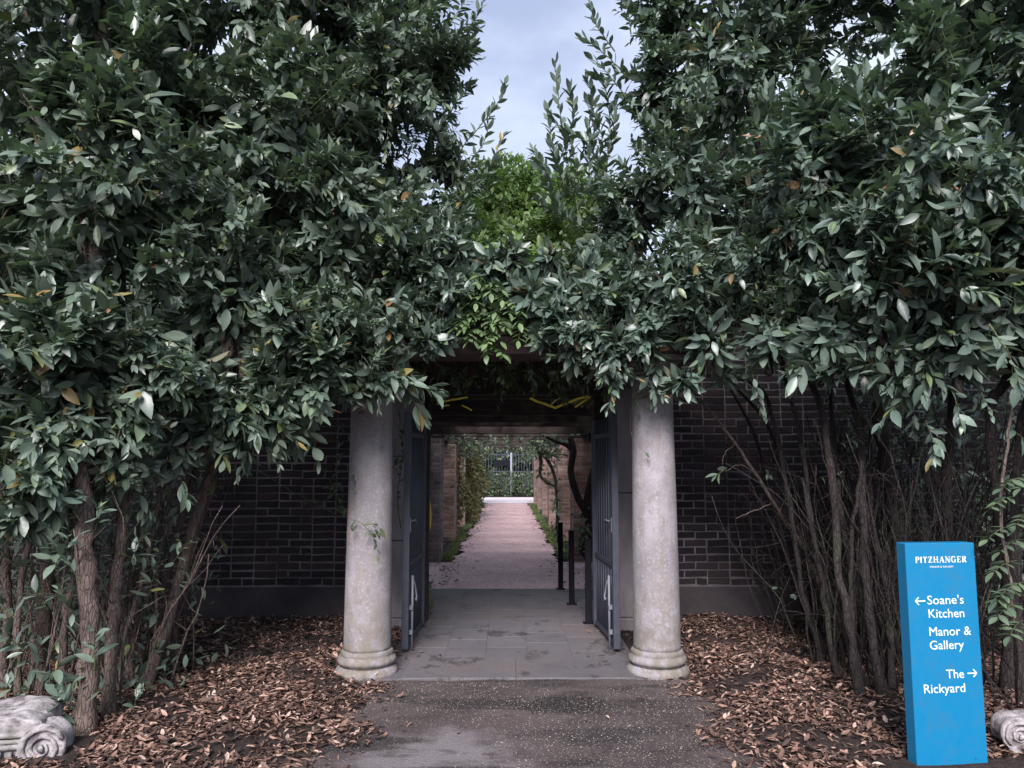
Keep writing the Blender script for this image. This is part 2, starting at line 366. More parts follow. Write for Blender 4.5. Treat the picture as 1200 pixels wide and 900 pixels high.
# ------------------------------------------------------------------ leaves
def leaf_proto(width, fold, curl, wave=0.0, rows=(0.15, 0.38, 0.62, 0.85), prof=(0.55, 0.97, 0.93, 0.48)):
    V = [(0, 0, 0)]; rib = [0]
    for t, p in zip(rows, prof):
        z = -curl * t * t
        for sx in (-1, 0, 1):
            V.append((sx*width*0.5*p, t, z + (fold*p*width*0.5 + wave*math.sin(t*9 + sx) if sx else 0))); rib.append(abs(sx))
    V.append((0, 1, -curl)); rib.append(0)
    T = [(0, 2, 1), (0, 3, 2)]; Q = []; n = len(rows)
    for i in range(n-1):
        a = 1+3*i; b = a+3; Q += [(a, a+1, b+1, b), (a+1, a+2, b+2, b+1)]
    a = 1+3*(n-1); e = len(V)-1; T += [(a, a+1, e), (a+1, a+2, e)]
    return np.array(V, np.float32), np.array(T), np.array(Q), np.array(rib, np.float32)
LP = [leaf_proto(0.38, 0.35, 0.12), leaf_proto(0.42, 0.22, 0.30, 0.012), leaf_proto(0.34, 0.5, 0.02, 0.02), leaf_proto(0.40, 0.1, -0.10, 0.015)]
_r3 = dict(rows=(0.2, 0.5, 0.8), prof=(0.65, 1.0, 0.6))
LIP = [leaf_proto(0.30, 0.5, 0.12, **_r3), leaf_proto(0.38, 0.3, -0.3, 0.05, **_r3), leaf_proto(0.22, 1.2, 0.35, 0.04, **_r3), leaf_proto(0.34, -0.25, 0.2, 0.05, **_r3)]
WLP = [leaf_proto(0.42, 0.25, 0.15), leaf_proto(0.46, 0.15, 0.3, 0.01), leaf_proto(0.40, 0.3, 0.0), leaf_proto(0.44, 0.1, 0.1)]
IVP = [leaf_proto(0.85, 0.15, 0.15, 0.02, rows=(0.22, 0.5, 0.78), prof=(1.0, 0.75, 0.35)), leaf_proto(0.75, 0.25, 0.25, 0.02, rows=(0.22, 0.5, 0.78), prof=(1.0, 0.8, 0.4))]*2
GP = [leaf_proto(0.08, 0.3, 0.35, rows=(0.5,), prof=(0.9,))]*4
FARP = [leaf_proto(0.62, 0.3, 0.1, rows=(0.5,), prof=(1.0,)), leaf_proto(0.5, 0.2, 0.25, rows=(0.5,), prof=(1.0,))]*2
def norm(a): return a / np.maximum(np.linalg.norm(a, axis=-1, keepdims=True), 1e-9)
def frames(d, up):
    d = norm(d); n = norm(up - (up*d).sum(-1, keepdims=True)*d); x = np.cross(d, n)
    return np.stack([x, d, n], axis=-2)          # rows are local axes
class Leaves:
    def __init__(s): s.P = []; s.A = []
    def add(s, pos, d, up, L):
        A = frames(d, up) * np.asarray(L)[..., None, None]
        s.P.append(pos.reshape(-1, 3)); s.A.append(A.reshape(-1, 3, 3)); return s
    def arrays(s): return np.concatenate(s.P), np.concatenate(s.A)
def emit(name, P, A, protos, mat, parent, smooth=True, kind='stuff', label=None):
    n = len(P)
    if n == 0: return None
    var = rng.integers(0, 4, n); Vs = []; Ts = []; Qs = []; Rb = []; Ti = []; off = 0
    for k in range(4):
        ix = np.where(var == k)[0]
        if not len(ix): continue
        pv, pt, pq, pr = protos[k]
        V = np.einsum('vi,nij->nvj', pv, A[ix]) + P[ix][:, None, :]
        m = len(ix); nv = len(pv); o = off + np.arange(m)*nv
        Vs.append(V.reshape(-1, 3)); Ts.append((pt[None] + o[:, None, None]).reshape(-1, 3))
        if len(pq): Qs.append((pq[None] + o[:, None, None]).reshape(-1, 4))
        Rb.append(np.tile(pr, m)); Ti.append(np.repeat(rng.random(m), nv)); off += m*nv
    me = bulk(name, np.concatenate(Vs), np.concatenate(Ts), np.concatenate(Qs) if Qs else None, mat, smooth, {'rib': np.concatenate(Rb), 'tint': np.concatenate(Ti)})
    return link(name, me, parent, kind, label)
_pm = {}
def proto_mesh(key, proto, mat):
    k = (key, mat.name)
    if k not in _pm:
        _pm[k] = bulk('leaf', proto[0], proto[1], proto[2] if len(proto[2]) else None, mat, True, {'rib': proto[3], 'tint': np.zeros(len(proto[0]))})
    return _pm[k]
def project(P):
    q = (P - CAMP) @ CAMR
    z = np.maximum(-q[:, 2], 0.05)
    return 600 + F*q[:, 0]/z, 450 - F*q[:, 1]/z, -q[:, 2]
def foliage(parent, P, A, protos, mat, single=300, name='leaf', grid=14):
    """the leaves that show largest become objects of their own, the rest one 'foliage' mesh"""
    c = P + A[:, 1]*0.5; px, py, z = project(c); L = np.linalg.norm(A[:, 1], axis=1)
    ok = (z > 0.5) & (px > 0) & (px < 1200) & (py > 0) & (py < 900)
    size = L*F/np.maximum(z, 0.1)
    facing = np.abs((norm(A[:, 2]) * norm(c - CAMP)).sum(1)); score = size*(0.4+facing)
    best = {}
    for i in np.where(ok)[0]:
        k = (int(px[i]//grid), int(py[i]//grid))
        j = best.get(k)
        if j is None or z[i] < z[j]: best[k] = i
    cand = np.array(sorted(best.values(), key=lambda i: -score[i])[:single], int)
    mask = np.ones(len(P), bool)
    if single and len(cand):
        mask[cand] = False
        for i in cand:
            k = random.randrange(4)
            o = bpy.data.objects.new(name, proto_mesh(id(protos), protos[k], mat) if False else proto_mesh((id(protos), k), protos[k], mat))
            COL.objects.link(o); o.parent = parent
            M = Matrix([[float(A[i][r][c_]) for r in range(3)] + [float(P[i][c_] - parent.location[c_])] for c_ in range(3)] + [[0, 0, 0, 1]])
            o.matrix_local = M
    emit('foliage', P[mask], A[mask], protos, mat, parent)
UP = np.array((0, 0, 1.0))
def sprigs(LV, base, axis, length, K=12, leafL=(0.10, 0.145), spread=(1.15, 0.5), droop=0.42, twigs=None, start=0.15, tr=0.0035):
    N = len(base); axis = norm(axis)
    t = np.linspace(0, 1, K)[None]**0.75*(1-start) + start + rng.normal(0, 0.02, (N, K))
    ph = rng.random((N, 1))*6.28 + np.arange(K)[None]*2.399 + rng.normal(0, 0.5, (N, K))
    u = norm(np.cross(axis, norm(rng.normal(size=(N, 3))))); v = np.cross(axis, u)
    rad = u[:, None]*np.cos(ph)[..., None] + v[:, None]*np.sin(ph)[..., None]
    th = (spread[0]*(1-t) + spread[1]*t + rng.normal(0, 0.24, (N, K)))[..., None]
    sag = -0.10*(t**2)[..., None]*length[:, None, None]*UP
    pos = base[:, None] + axis[:, None]*(t*length[:, None])[..., None] + sag
    d = axis[:, None]*np.cos(th) + rad*np.sin(th) - UP*droop*rng.uniform(0.3, 1.4, (N, K, 1))
    up = UP*0.75 + axis[:, None]*0.75 + rng.normal(0, 0.34, (N, K, 3))
    L = rng.uniform(*leafL, (N, K)) * rng.uniform(0.72, 1.12, (N, 1)) * np.where(t > 0.9, 0.62, 1.0) * np.where(rng.random((N, K)) < 0.12, 0.6, 1.0)
    LV.add(pos, d, up, L)
    if twigs is not None:
        # three-sided twig prisms
        e = base + axis*length[:, None] - UP*0.10*length[:, None]
        a = np.stack([base + r_*tr for r_ in (u, -0.5*u+0.87*v, -0.5*u-0.87*v)], 1)
        b = np.stack([e + r_*tr*0.4 for r_ in (u, -0.5*u+0.87*v, -0.5*u-0.87*v)], 1)
        twigs.append(np.concatenate([a, b], 1))
def emit_twigs(tw, mat, parent):
    T = np.concatenate(tw); n = len(T); o = np.arange(n)*6
    q = np.array([(0, 1, 4, 3), (1, 2, 5, 4), (2, 0, 3, 5)])
    me = bulk('twigs', T.reshape(-1, 3), None, (q[None] + o[:, None, None]).reshape(-1, 4), mat)
    return link('twigs', me, parent, 'stuff')
def blob_sprigs(LV, tw, blobs, dens=42, shells=((1.0, 1.0), (0.72, 0.7)), leafL=(0.10, 0.145), L=(0.26, 0.56), K=14, up=0.35, bump=0.20, cull=0.30, lightback=True, carve=0.0):
    B = [(np.array(b[:3], float), np.array(b[3], float) if hasattr(b[3], '__len__') else np.full(3, float(b[3]))) for b in blobs]
    for bi, (c, r) in enumerate(B):
        for (sc, dm) in shells:
            rr = r*sc; area = 4*math.pi*(rr.prod()**(2/3)); n = int(area*dens*dm)
            nrm = norm(rng.normal(size=(n, 3)))
            # clumpy: pull directions towards cluster centres
            cc = norm(rng.normal(size=(max(6, int(area*5)), 3))); j = np.argmax(nrm @ cc.T, axis=1)
            nrm = norm(nrm*0.45 + cc[j]*0.6)
            k = 1 + bump*np.sin(nrm[:, 0]*7 + bi)*np.cos(nrm[:, 2]*6 + bi*2) + rng.normal(0, 0.09, n)
            p = c + nrm*rr*k[:, None]
            keep = np.ones(n, bool)
            for bj, (c2, r2) in enumerate(B):
                if bj != bi: keep &= np.linalg.norm((p - c2)/r2, axis=1) > (1 - cull/ r2.mean())
            if carve is not None: keep &= np.array([mnoise.noise(Vector(q*1.9)) + 0.5*mnoise.noise(Vector(q*4.3 + 5)) for q in p]) > carve
            if lightback: keep &= ~((nrm[:, 1] > 0.35) & (rng.random(n) < 0.55))
            p = p[keep]; nn = nrm[keep]; m = len(p)
            if not m: continue
            ax = norm(nn*0.9 + UP*up + rng.normal(0, 0.35, (m, 3)) )
            ln = rng.uniform(*L, m)
            sprigs(LV, p - ax*ln[:, None]*0.55, ax, ln, K, leafL, twigs=tw)
def branch_leaves(LV, pts, n, leafL=(0.09, 0.13), t0=0.25):
    """leaves along a polyline"""
    P = np.array(pts); seg = np.linalg.norm(np.diff(P, axis=0), axis=1); cum = np.r_[0, np.cumsum(seg)]/seg.sum()
    t = np.linspace(t0, 1, n); pos = np.stack([np.interp(t, cum, P[:, k]) for k in range(3)], 1)
    tan = norm(np.stack([np.gradient(pos[:, k]) for k in range(3)], 1))
    u = norm(np.cross(tan, (0.3, 1, 0.1))); v = np.cross(tan, u); ph = np.arange(n)*2.399
    rad = u*np.cos(ph)[:, None] + v*np.sin(ph)[:, None]; th = np.linspace(1.1, 0.35, n)[:, None]
    LV.add(pos, tan*np.cos(th) + rad*np.sin(th), UP*0.6 + tan*0.5 + rng.normal(0, 0.4, (n, 3)), rng.uniform(*leafL, n))
def pinnate(LV, mb, base, d, L, n=5, leaf=0.065):
    """compound wisteria leaf: a drooping stalk with paired leaflets"""
    d = norm(np.array(d, float)); pts = [np.array(base) + d*L*t - UP*L*0.35*t*t for t in np.linspace(0, 1, 6)]
    mb.tube(pts, [0.0022]*5 + [0.001], 3, False)
    side = norm(np.cross(d, UP) + 1e-6)
    for i in range(n):
        t = 0.3 + 0.62*i/max(1, n-1); p = np.array(base) + d*L*t - UP*L*0.35*t*t
        for s_ in (-1, 1):
            LV.add(p[None], (side*s_ + d*0.45 - UP*0.25 + rng.normal(0, 0.12, 3))[None], (UP + rng.normal(0, 0.25, 3))[None], np.array([leaf*rng.uniform(0.85, 1.15)*(1-0.2*t)]))
    LV.add(pts[-1][None], (d - UP*0.5)[None], UP[None] + rng.normal(0, 0.2, (1, 3)), np.array([leaf]))
def link_local(name, me, parent, kind=None, label=None):
    o = bpy.data.objects.new(name, me); COL.objects.link(o); o.parent = parent
    if kind: o['kind'] = kind
    if label: o['label'] = label
    return o
def sheet(name, x0, x1, y0, y1, z, mat, nx=1, ny=1, hf=None, mask=None, kind='structure', parent=None):
    xs = np.linspace(x0, x1, nx+1); ys = np.linspace(y0, y1, ny+1); X, Y = np.meshgrid(xs, ys)
    Z = np.full_like(X, z) if hf is None else hf(X, Y)
    V = np.stack([X, Y, Z], -1).reshape(-1, 3); i = np.arange(nx*ny); a = (i//nx)*(nx+1) + i % nx
    q = np.stack([a, a+1, a+nx+2, a+nx+1], 1)
    if mask is not None:
        c = V[q].mean(1); q = q[mask(c[:, 0], c[:, 1])]
    return link(name, bulk(name, V, None, q, mat), parent, kind)

# ================================================================== GROUND
def pave_edge(x, y):
    """signed distance-like measure: >0 in the leaf beds, <0 on tarmac / paving"""
    wob = 0.07*np.sin(y*3.1 + x) + 0.05*np.sin(y*7.3 + 1) + 0.03*np.sin(y*15+x*4)
    left = -0.98 - np.clip(3.9 - y, 0, 9)*0.9 - np.clip(y-4.9, 0, .4)*0.1
    right = 1.30 + np.clip(3.6 - y, 0, 9)*0.9
    return np.maximum(left - x, x - right) + wob
def bed_h(X, Y):
    e = pave_edge(X, Y)
    n = 0.020*np.sin(X*2.3+1)*np.cos(Y*2.9) + 0.010*np.sin(X*6.1)*np.cos(Y*5.3+2) + 0.005*np.sin(X*17)*np.cos(Y*19)
    h = np.clip(e, -0.1, 0.6)*0.09 + n*np.clip(e*2, 0, 1) + 0.002
    inside = (np.abs(X - 0.05) < 0.98) & (Y > 5.4)
    return np.where(inside, -0.01, h)
sheet('ground', -260, 260, -160, 420, -0.030, SOIL)
sheet('leaf_bed', -6.0, 6.0, 2.4, 7.52, 0, SOIL, 200, 90, bed_h)
mb = MB(); mb.box((-7, -3, -0.025), (7, 5.555, 0.0))
# tarmac as a finely divided sheet with an uneven surface and an irregular edge
sheet('tarmac', -4.5, 4.5, -3.0, 5.553, 0, ASPHALT, 150, 140, lambda X, Y: 0.003 + 0.004*np.sin(X*3)*np.cos(Y*2.2) + 0.0022*np.sin(X*13+1)*np.sin(Y*11),
      lambda x, y: pave_edge(x, y) < 0.16)
sheet('gravel_path', -5.0, 5.0, 9.42, 12.0, 0.002, GRAVEL, 40, 12, lambda X, Y: 0.003*np.sin(X*5)*np.cos(Y*4) + 0.002)
sheet('gravel_path', -1.1, 1.1, 12.0, 29.6, 0.002, GRAVEL, 110, 240, lambda X, Y: 0.004*np.sin(X*5)*np.cos(Y*4) + 0.002, lambda x, y: np.abs(x) < 0.84 + 0.05*np.sin(y*2.3+np.sign(x)) + 0.035*np.sin(y*6.1+x) + 0.025*np.sin(y*13))
sheet('cross_path', -14, 14, 29.6, 34.6, 0.006, PALEG, 1, 1)
sheet('side_soil', -5, 5, 7.5, 9.44, -0.012, SOIL, 30, 12, lambda X, Y: -0.016 + 0.012*np.sin(X*6)*np.cos(Y*5))
# paving: each slab of its own
pv = thing('paving', None, None, (0.05, 7.4, 0)); pv['kind'] = 'structure'
def slab(x0, x1, y0, y1, z=0.0):
    m = MB(); g = 0.0010; dz = random.uniform(-0.001, 0.001)
    m.box((x0+g, y0+g, -0.06), (x1-g, y1-g, 0.012 + dz + z), 0.004); m.build('slab', SLAB, pv)
for a, b in ((-0.76, 0.068), (0.068, 0.93)): slab(a, b, 5.56, 6.13, 0.004)
edges = [-0.98, -0.84, -0.50, -0.17, 0.17, 0.53, 0.90, 1.02]
for ci, (xa, xb) in enumerate(zip(edges[:-1], edges[1:])):
    yy = 6.13 if 0 < ci < 6 else 7.42
    first = True
    while yy < 9.40:
        d = random.choice((0.40, 0.50, 0.62)) * (0.55 if first and ci % 2 else 1); first = False
        y1 = yy + d
        if 9.44 - y1 < 0.2: y1 = 9.44
        slab(xa, xb, yy, y1); yy = y1
mb = MB(); mb.box((-0.98, 5.57, -0.05), (1.02, 9.43, 0.009)); mb.build('joint_mortar', SLAB, pv)

# ================================================================== BRICKWORK
def brick_proto(w, h=0.065, seed=0):
    r = random.Random(seed); w -= 0.005; h -= 0.005; c = 0.005
    j = lambda: r.uniform(-0.0045, 0.0045)
    f = [(-w/2+c+j(), -0.009+j()*0.5, -h/2+c+j()), (w/2-c+j(), -0.009+j()*0.5, -h/2+c+j()), (w/2-c+j(), -0.009+j()*0.5, h/2-c+j()), (-w/2+c+j(), -0.009+j()*0.5, h/2-c+j())]
    m_ = [(-w/2+j(), -0.003, -h/2+j()), (w/2+j(), -0.003, -h/2+j()), (w/2+j(), -0.003, h/2+j()), (-w/2+j(), -0.003, h/2+j())]
    b = [(-w/2, 0.03, -h/2), (w/2, 0.03, -h/2), (w/2, 0.03, h/2), (-w/2, 0.03, h/2)]
    V = f + m_ + b; Fq = [(0, 1, 2, 3)]
    for k in range(4):
        k2 = (k+1) % 4; Fq += [(4+k, 4+k2, k2, k), (8+k, 8+k2, 4+k2, 4+k)]
    return np.array(V, np.float32), np.zeros((0, 3), int), np.array(Fq), np.zeros(12, np.float32)
BP = {('s', k): brick_proto(0.215, seed=k) for k in range(4)}; BP.update({('h', k): brick_proto(0.103, seed=k+9) for k in range(4)})
_bm = {}
def brick_mesh(key, mat):
    k = (key, mat.name)
    if k not in _bm:
        p = BP[key]; _bm[k] = bulk('brick', p[0], None, p[2], mat, False, {'tint': np.zeros(12)})
    return _bm[k]
def lay(u0, u1, z0, z1, course=0.075, bond='flemish'):
    """list of (u, z, key) for a run of wall"""
    out = []; r = 0; z = z0 + course/2
    while z + course/2 <= z1 + 1e-6:
        pat = ['s', 's', 's', 'h'] if bond == 'garden' else ['s', 'h']
        u = u0; i = r*2 + random.randrange(2) if bond == 'garden' else r
        if bond == 'pier': pat = ['s', 's'] if r % 2 else ['h', 's', 'h']; i = 0
        while True:
            k = pat[i % len(pat)]; w_ = 0.215 if k == 's' else 0.103
            if u + w_ > u1 + 0.004:
                if u + 0.103 <= u1 + 0.004: k = 'h'; w_ = 0.103
                else: break
            out.append((u + w_/2, z, k)); u += w_ + 0.010; i += 1
        z += course; r += 1
    return out
def bricks(parent, items, org, udir, mat, single):
    """items laid along udir from org; single(u,z) says whether the brick becomes an object of its own"""
    u_ = Vector(udir).normalized(); n_ = u_.cross(Vector((0, 0, 1)))       # outward normal = -local Y
    rest = []
    for (u, z, k) in items:
        p = Vector(org) + u_*(u + random.uniform(-0.003, 0.003)) + Vector((0, 0, z + random.uniform(-0.003, 0.003) + 0.006*math.sin(u*2.3+z))) + n_*random.uniform(-0.005, 0.004)
        key = (k, random.randrange(4)); rot = Matrix((u_, -n_, Vector((0, 0, 1)))).transposed().to_4x4()
        tilt = Matrix.Rotation(random.gauss(0, 0.008), 4, 'Y')
        if single(p):
            o = bpy.data.objects.new('brick', brick_mesh(key, mat)); COL.objects.link(o); o.parent = parent
            o.matrix_local = Matrix.Translation(p - parent.location) @ rot @ tilt
        else: rest.append((key, Matrix.Translation(p) @ rot @ tilt))
    if rest:
        Vs = []; Qs = []; Ti = []; off = 0
        for key, M in rest:
            p = BP[key]; m3 = np.array(M.to_3x3()); t = np.array(M.translation)
            Vs.append(p[0] @ m3.T + t); Qs.append(p[2] + off); Ti.append(np.full(12, random.random())); off += 12
        link('brickwork', bulk('brickwork', np.concatenate(Vs), None, np.concatenate(Qs), mat, False, {'tint': np.concatenate(Ti)}), parent, 'stuff')
WY = 7.50
def garden_wall(x0, x1, vis0, vis1, label):
    t = thing('brick_wall', label, 'wall', ((x0+x1)/2, WY, 0))
    m = MB(); m.box((x0, WY, 0.30), (x1, WY+0.33, 2.95)); m.build('mortar', MORTAR, t)
    m = MB(); m.box((x0, WY-0.018, -0.05), (x1, WY+0.36, 0.345), 0.006); m.build('plinth', PLINTH, t)
    m = MB(); m.box((x0, WY-0.05, 2.952), (x1, WY+0.38, 3.02), 0.01); m.build('coping', PLINTH, t)
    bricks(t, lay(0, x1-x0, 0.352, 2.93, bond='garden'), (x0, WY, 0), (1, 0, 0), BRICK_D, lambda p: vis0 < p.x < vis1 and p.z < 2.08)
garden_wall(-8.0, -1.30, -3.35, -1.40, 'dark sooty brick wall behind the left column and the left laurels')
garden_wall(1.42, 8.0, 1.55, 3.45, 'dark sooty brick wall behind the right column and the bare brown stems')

# stone jambs beside the gates
def jamb(x0, x1, label, split):
    t = thing('stone_jamb', label, 'pilaster', ((x0+x1)/2, 7.3, 0)); zs = [0.10] + split + [2.30]
    for a, b in zip(zs[:-1], zs[1:]):
        m = MB(); m.box((x0, 7.22, a+0.003), (x1, 7.86, b-0.003), 0.008); m.build('stone_block', JAMB, t)
    m = MB(); m.box((x0-0.015, 7.195, -0.03), (x1+0.015, 7.88, 0.10), 0.012); m.build('base', JAMB, t)
    m = MB(); m.box((x0-0.02, 7.19, 2.302), (x1+0.02, 7.88, 2.37), 0.01); m.build('cap', JAMB, t)
jamb(-1.30, -0.875, 'weathered grey stone jamb between the left column and its open gate', [0.82, 1.62])
jamb(0.985, 1.42, 'weathered grey stone jamb with a cracked joint, between the right column and its gate', [1.27])
# timber posts carrying the pergola head just inside the jambs
for x, lb in ((-0.822, 'dark timber post against the left jamb above the gate hinge'), (0.925, 'dark timber post against the right jamb above the gate hinge')):
    m = MB(); m.box((x-0.045, 7.50, 0.0), (x+0.045, 7.62, 2.23), 0.006); o = m.build('timber_post', TIMBER); tag(o, lb, 'post')

# ================================================================== COLUMNS, ENTABLATURE
def column(x, y, label):
    t = thing('stone_column', label, 'column', (x, y, 0))
    m = MB(); pr = [(0.226, -0.05), (0.232, 0.0), (0.236, 0.012), (0.233, 0.028), (0.216, 0.050), (0.205, 0.060)]
    m.lathe(pr, (x, y, 0), 48); m.build('base_disc', COLUMN, t)
    m = MB(); pr = [(0.194, 0.056), (0.200, 0.074), (0.212, 0.080), (0.219, 0.094), (0.217, 0.110), (0.206, 0.124), (0.196, 0.130), (0.193, 0.140), (0.197, 0.150), (0.190, 0.166), (0.180, 0.178)]
    m.lathe(pr, (x, y, 0), 64); m.v = [(a_ + 0.006*mnoise.noise(Vector((a_*22, b_*22, c_*30))), b_ + 0.006*mnoise.noise(Vector((a_*22+9, b_*22, c_*30))), c_) for a_, b_, c_ in m.v]; m.build('base_ring', COLUMN, t)
    m = MB(); pr = [(0.181, 0.172)] + [(0.176 - 0.022*(k/24)**1.4, 0.20 + 2.03*k/24) for k in range(25)]
    m.lathe(pr, (x, y, 0), 48)
    m.v = [(a + 0.0022*mnoise.noise(Vector((a*4, b*4, c*2))), b + 0.0022*mnoise.noise(Vector((a*4+9, b*4, c*2))), c) for a, b, c in m.v]
    m.build('shaft', COLUMN, t)
    m = MB(); m.lathe([(0.156, 2.232), (0.168, 2.235), (0.172, 2.25), (0.160, 2.262), (0.165, 2.275), (0.20, 2.312), (0.206, 2.328)], (x, y, 0), 40)
    m.box((x-0.215, y-0.215, 2.329), (x+0.215, y+0.215, 2.375), 0.006); m.build('capital', COLUMN, t)
gl = ground(432, 775); 
column(-1.048, 5.78, 'weathered pale stone column left of the gateway, leafy tendril across its shaft')
column(1.132, 5.78, 'weathered pale stone column right of the gateway, bare tendril near its top')
t = thing('stone_entablature', 'pinkish brown stone beam spanning both columns under overhanging leaves', 'beam', (0.05, 5.8, 2.38))
m = MB(); m.box((-1.42, 5.60, 2.378), (1.52, 6.02, 2.52), 0.005); m.build('lower_band', STONE_C, t)
m = MB(); m.box((-1.44, 5.58, 2.522), (1.54, 6.03, 2.70), 0.005); m.build('upper_band', STONE_C, t)
m = MB(); m.box((-1.42, 5.61, 2.702), (1.52, 6.02, 2.92), 0.004); m.build('frieze', STONE_C, t)
m = MB()
for k, (dy, a, b) in enumerate(((0.03, 2.922, 2.95), (0.05, 2.952, 2.99))):
    m.box((-1.42-dy, 5.61-dy, a), (1.52+dy, 6.03, b), 0.006)
m.build('cornice', STONE_C, t)
for x in (-1.28, 1.38):
    m = MB(); m.box((x-0.13, 6.033, 2.378), (x+0.13, 7.49, 2.92), 0.005); m.build('side_beam', STONE_C, t)
m = MB(); m.box((-1.41, 6.034, 2.924), (1.51, 7.49, 3.0)); m.build('roof_slab', STONE_C, t)
m = MB(); m.box((-1.296, 7.40, 2.235), (1.416, 7.49, 2.376), 0.004); m2 = m.build('door_head', TIMBER, t)
m = MB(); m.box((-1.40, 7.42, 2.378), (1.50, 7.49, 2.922)); m.build('back_panel', STONE_C, t)

# ================================================================== PERGOLA
pg = thing('pergola', 'dark timber pergola of cross beams over the garden path', 'pergola', (0, 8, 0))
ys = [8.7, 9.9, 11.1, 12.2] + [13.9 + 1.7*i for i in range(10)]
for i, y in enumerate(ys):
    m = MB(); s_ = random.uniform(-0.01, 0.01); m.box((-1.75, y-0.05, (2.10 if i < 3 else 2.04)+s_), (1.75, y+0.05, 2.30+s_), 0.008); m.build('cross_beam', TIMBER, pg)
for x in (-1.28, 1.28):
    m = MB(); m.box((x-0.06, 7.98, 2.0), (x+0.06, 29.9, 2.035), 0.006); m.build('side_rail', TIMBER, pg)
for x in (-1.1, -0.55, 0.0, 0.55, 1.1):
    m = MB(); m.box((x-0.02, 7.9, 2.312), (x+0.02, 29.8, 2.36)); m.build('batten', TIMBER, pg)
m = MB(); m.box((-1.30, 7.87, 2.235), (1.42, 7.97, 2.46), 0.006); m.build('head_beam', TIMBER, pg)
PY = [12.0, 15.4, 18.8, 22.2, 25.6, 29.0]
ordw = ['nearest', 'second', 'third', 'fourth', 'fifth', 'farthest']
for side in (-1, 1):
    for i, y in enumerate(PY):
        if side == -1: lb = {0: 'nearest left garden pier of greyish bricks just inside the gateway'}.get(i, '%s brick pier along the left edge of the path, counted from the gate' % ordw[i])
        else: lb = '%s red brick pier along the right edge of the path, counted from the gate' % ordw[i]
        x0, x1 = (-1.52, -1.05) if side < 0 else (1.05, 1.52)
        t = thing('brick_pier', lb, 'pier', ((x0+x1)/2, y+0.22, 0), 'brick piers of the pergola')
        m = MB(); m.box((x0, y, -0.05), (x1, y+0.45, 1.965)); m.build('mortar', MORTAR_L, t)
        m = MB(); m.box((x0-0.02, y-0.02, 1.967), (x1+0.02, y+0.47, 1.998), 0.004); m.build('cap', PLINTH, t)
        mat = BRICK_G if (side < 0 and i == 0) else BRICK_R
        sg = (lambda p: True) if i < 2 else (lambda p: False)
        bricks(t, lay(0.008, 0.462, 0.0, 1.96, bond='pier'), (x0, y, 0), (1, 0, 0), mat, sg)
        if side < 0: bricks(t, lay(0.008, 0.442, 0.0, 1.96, bond='pier'), (x1, y, 0), (0, 1, 0), mat, (lambda p: i == 0))
        else: bricks(t, lay(0.008, 0.442, 0.0, 1.96, bond='pier'), (x0, y+0.45, 0), (0, -1, 0), mat, (lambda p: i == 0))
# ================================================================== GATES
def gate(hx, hy, nx, ny, label):
    """leaf hinged at hx,hy (far end), free end at nx,ny"""
    L = math.hypot(nx-hx, ny-hy); t = thing('gate', label, 'gate', (hx, hy, 0), 'open gate leaves')
    t.rotation_euler = (0, 0, math.atan2(ny-hy, nx-hx))
    def part(name, f, mat=GATE, par=None):
        m = MB(); f(m); return link_local(name, m.mesh(name, mat), par or t)
    part('stile', lambda m: m.box((0, -0.025, 0.05), (0.045, 0.025, 1.96), 0.003))
    part('stile', lambda m: m.box((L-0.05, -0.028, 0.04), (L, 0.028, 1.985), 0.003))
    for z in (0.075, 0.70, 1.80):
        part('rail', lambda m: m.box((0.047, -0.012, z-0.02), (L-0.052, 0.012, z+0.02), 0.002))
    n = 7
    for k in range(n):
        x = 0.045 + (L-0.095)*(k+1)/(n+1)
        part('bar', lambda m: m.tube([(x, 0, 0.09), (x, 0, 1.955)], 0.0095, 8))
    for k in range(n+1):
        x = 0.045 + (L-0.095)*(k+0.5)/(n+1)
        part('short_bar', lambda m: m.tube([(x, 0, 0.09), (x, 0, 0.70)], 0.007, 6))
    sgn = 1 if nx < 0 else -1          # side of the leaf that faces the passage
    o = sgn*0.045
    b = part('drop_bolt', lambda m: m.tube([(L-0.09, o, -0.0), (L-0.09, o, 0.62)], 0.010, 8), BOLT)
    part('handle', lambda m: m.tube([(L-0.09, o, 0.60), (L-0.15, o*1.3, 0.52), (L-0.17, o*1.5, 0.44), (L-0.14, o*1.6, 0.40), (L-0.12, o*1.5, 0.43)], 0.008, 6), BOLT, b)
    for z in (0.16, 0.36): part('bracket', lambda m: m.box((L-0.115, min(o, 0)-0.008, z-0.018), (L-0.065, max(o, 0)+0.008, z+0.018), 0.003), BOLT, b)
    part('latch_plate', lambda m: m.box((L-0.044, min(sgn*0.03, sgn*0.034), 0.98), (L-0.008, max(sgn*0.03, sgn*0.034), 1.10)), BOLT)
    part('pull', lambda m: m.tube([(L-0.16, o*.3, 1.06), (L-0.20, o, 1.07), (L-0.26, o, 1.05), (L-0.28, o*.3, 1.04)], 0.007, 6), BOLT)
    for z in (0.3, 1.6): part('hinge', lambda m: m.tube([(-0.012, 0, z-0.05), (-0.012, 0, z+0.05)], 0.016, 10), BOLT)
gate(-0.800, 7.24, -0.835, 6.28, 'blue-grey barred gate leaf standing open beside the left column')
gate(0.840, 7.24, 0.905, 6.28, 'blue-grey barred gate leaf standing open beside the right column')
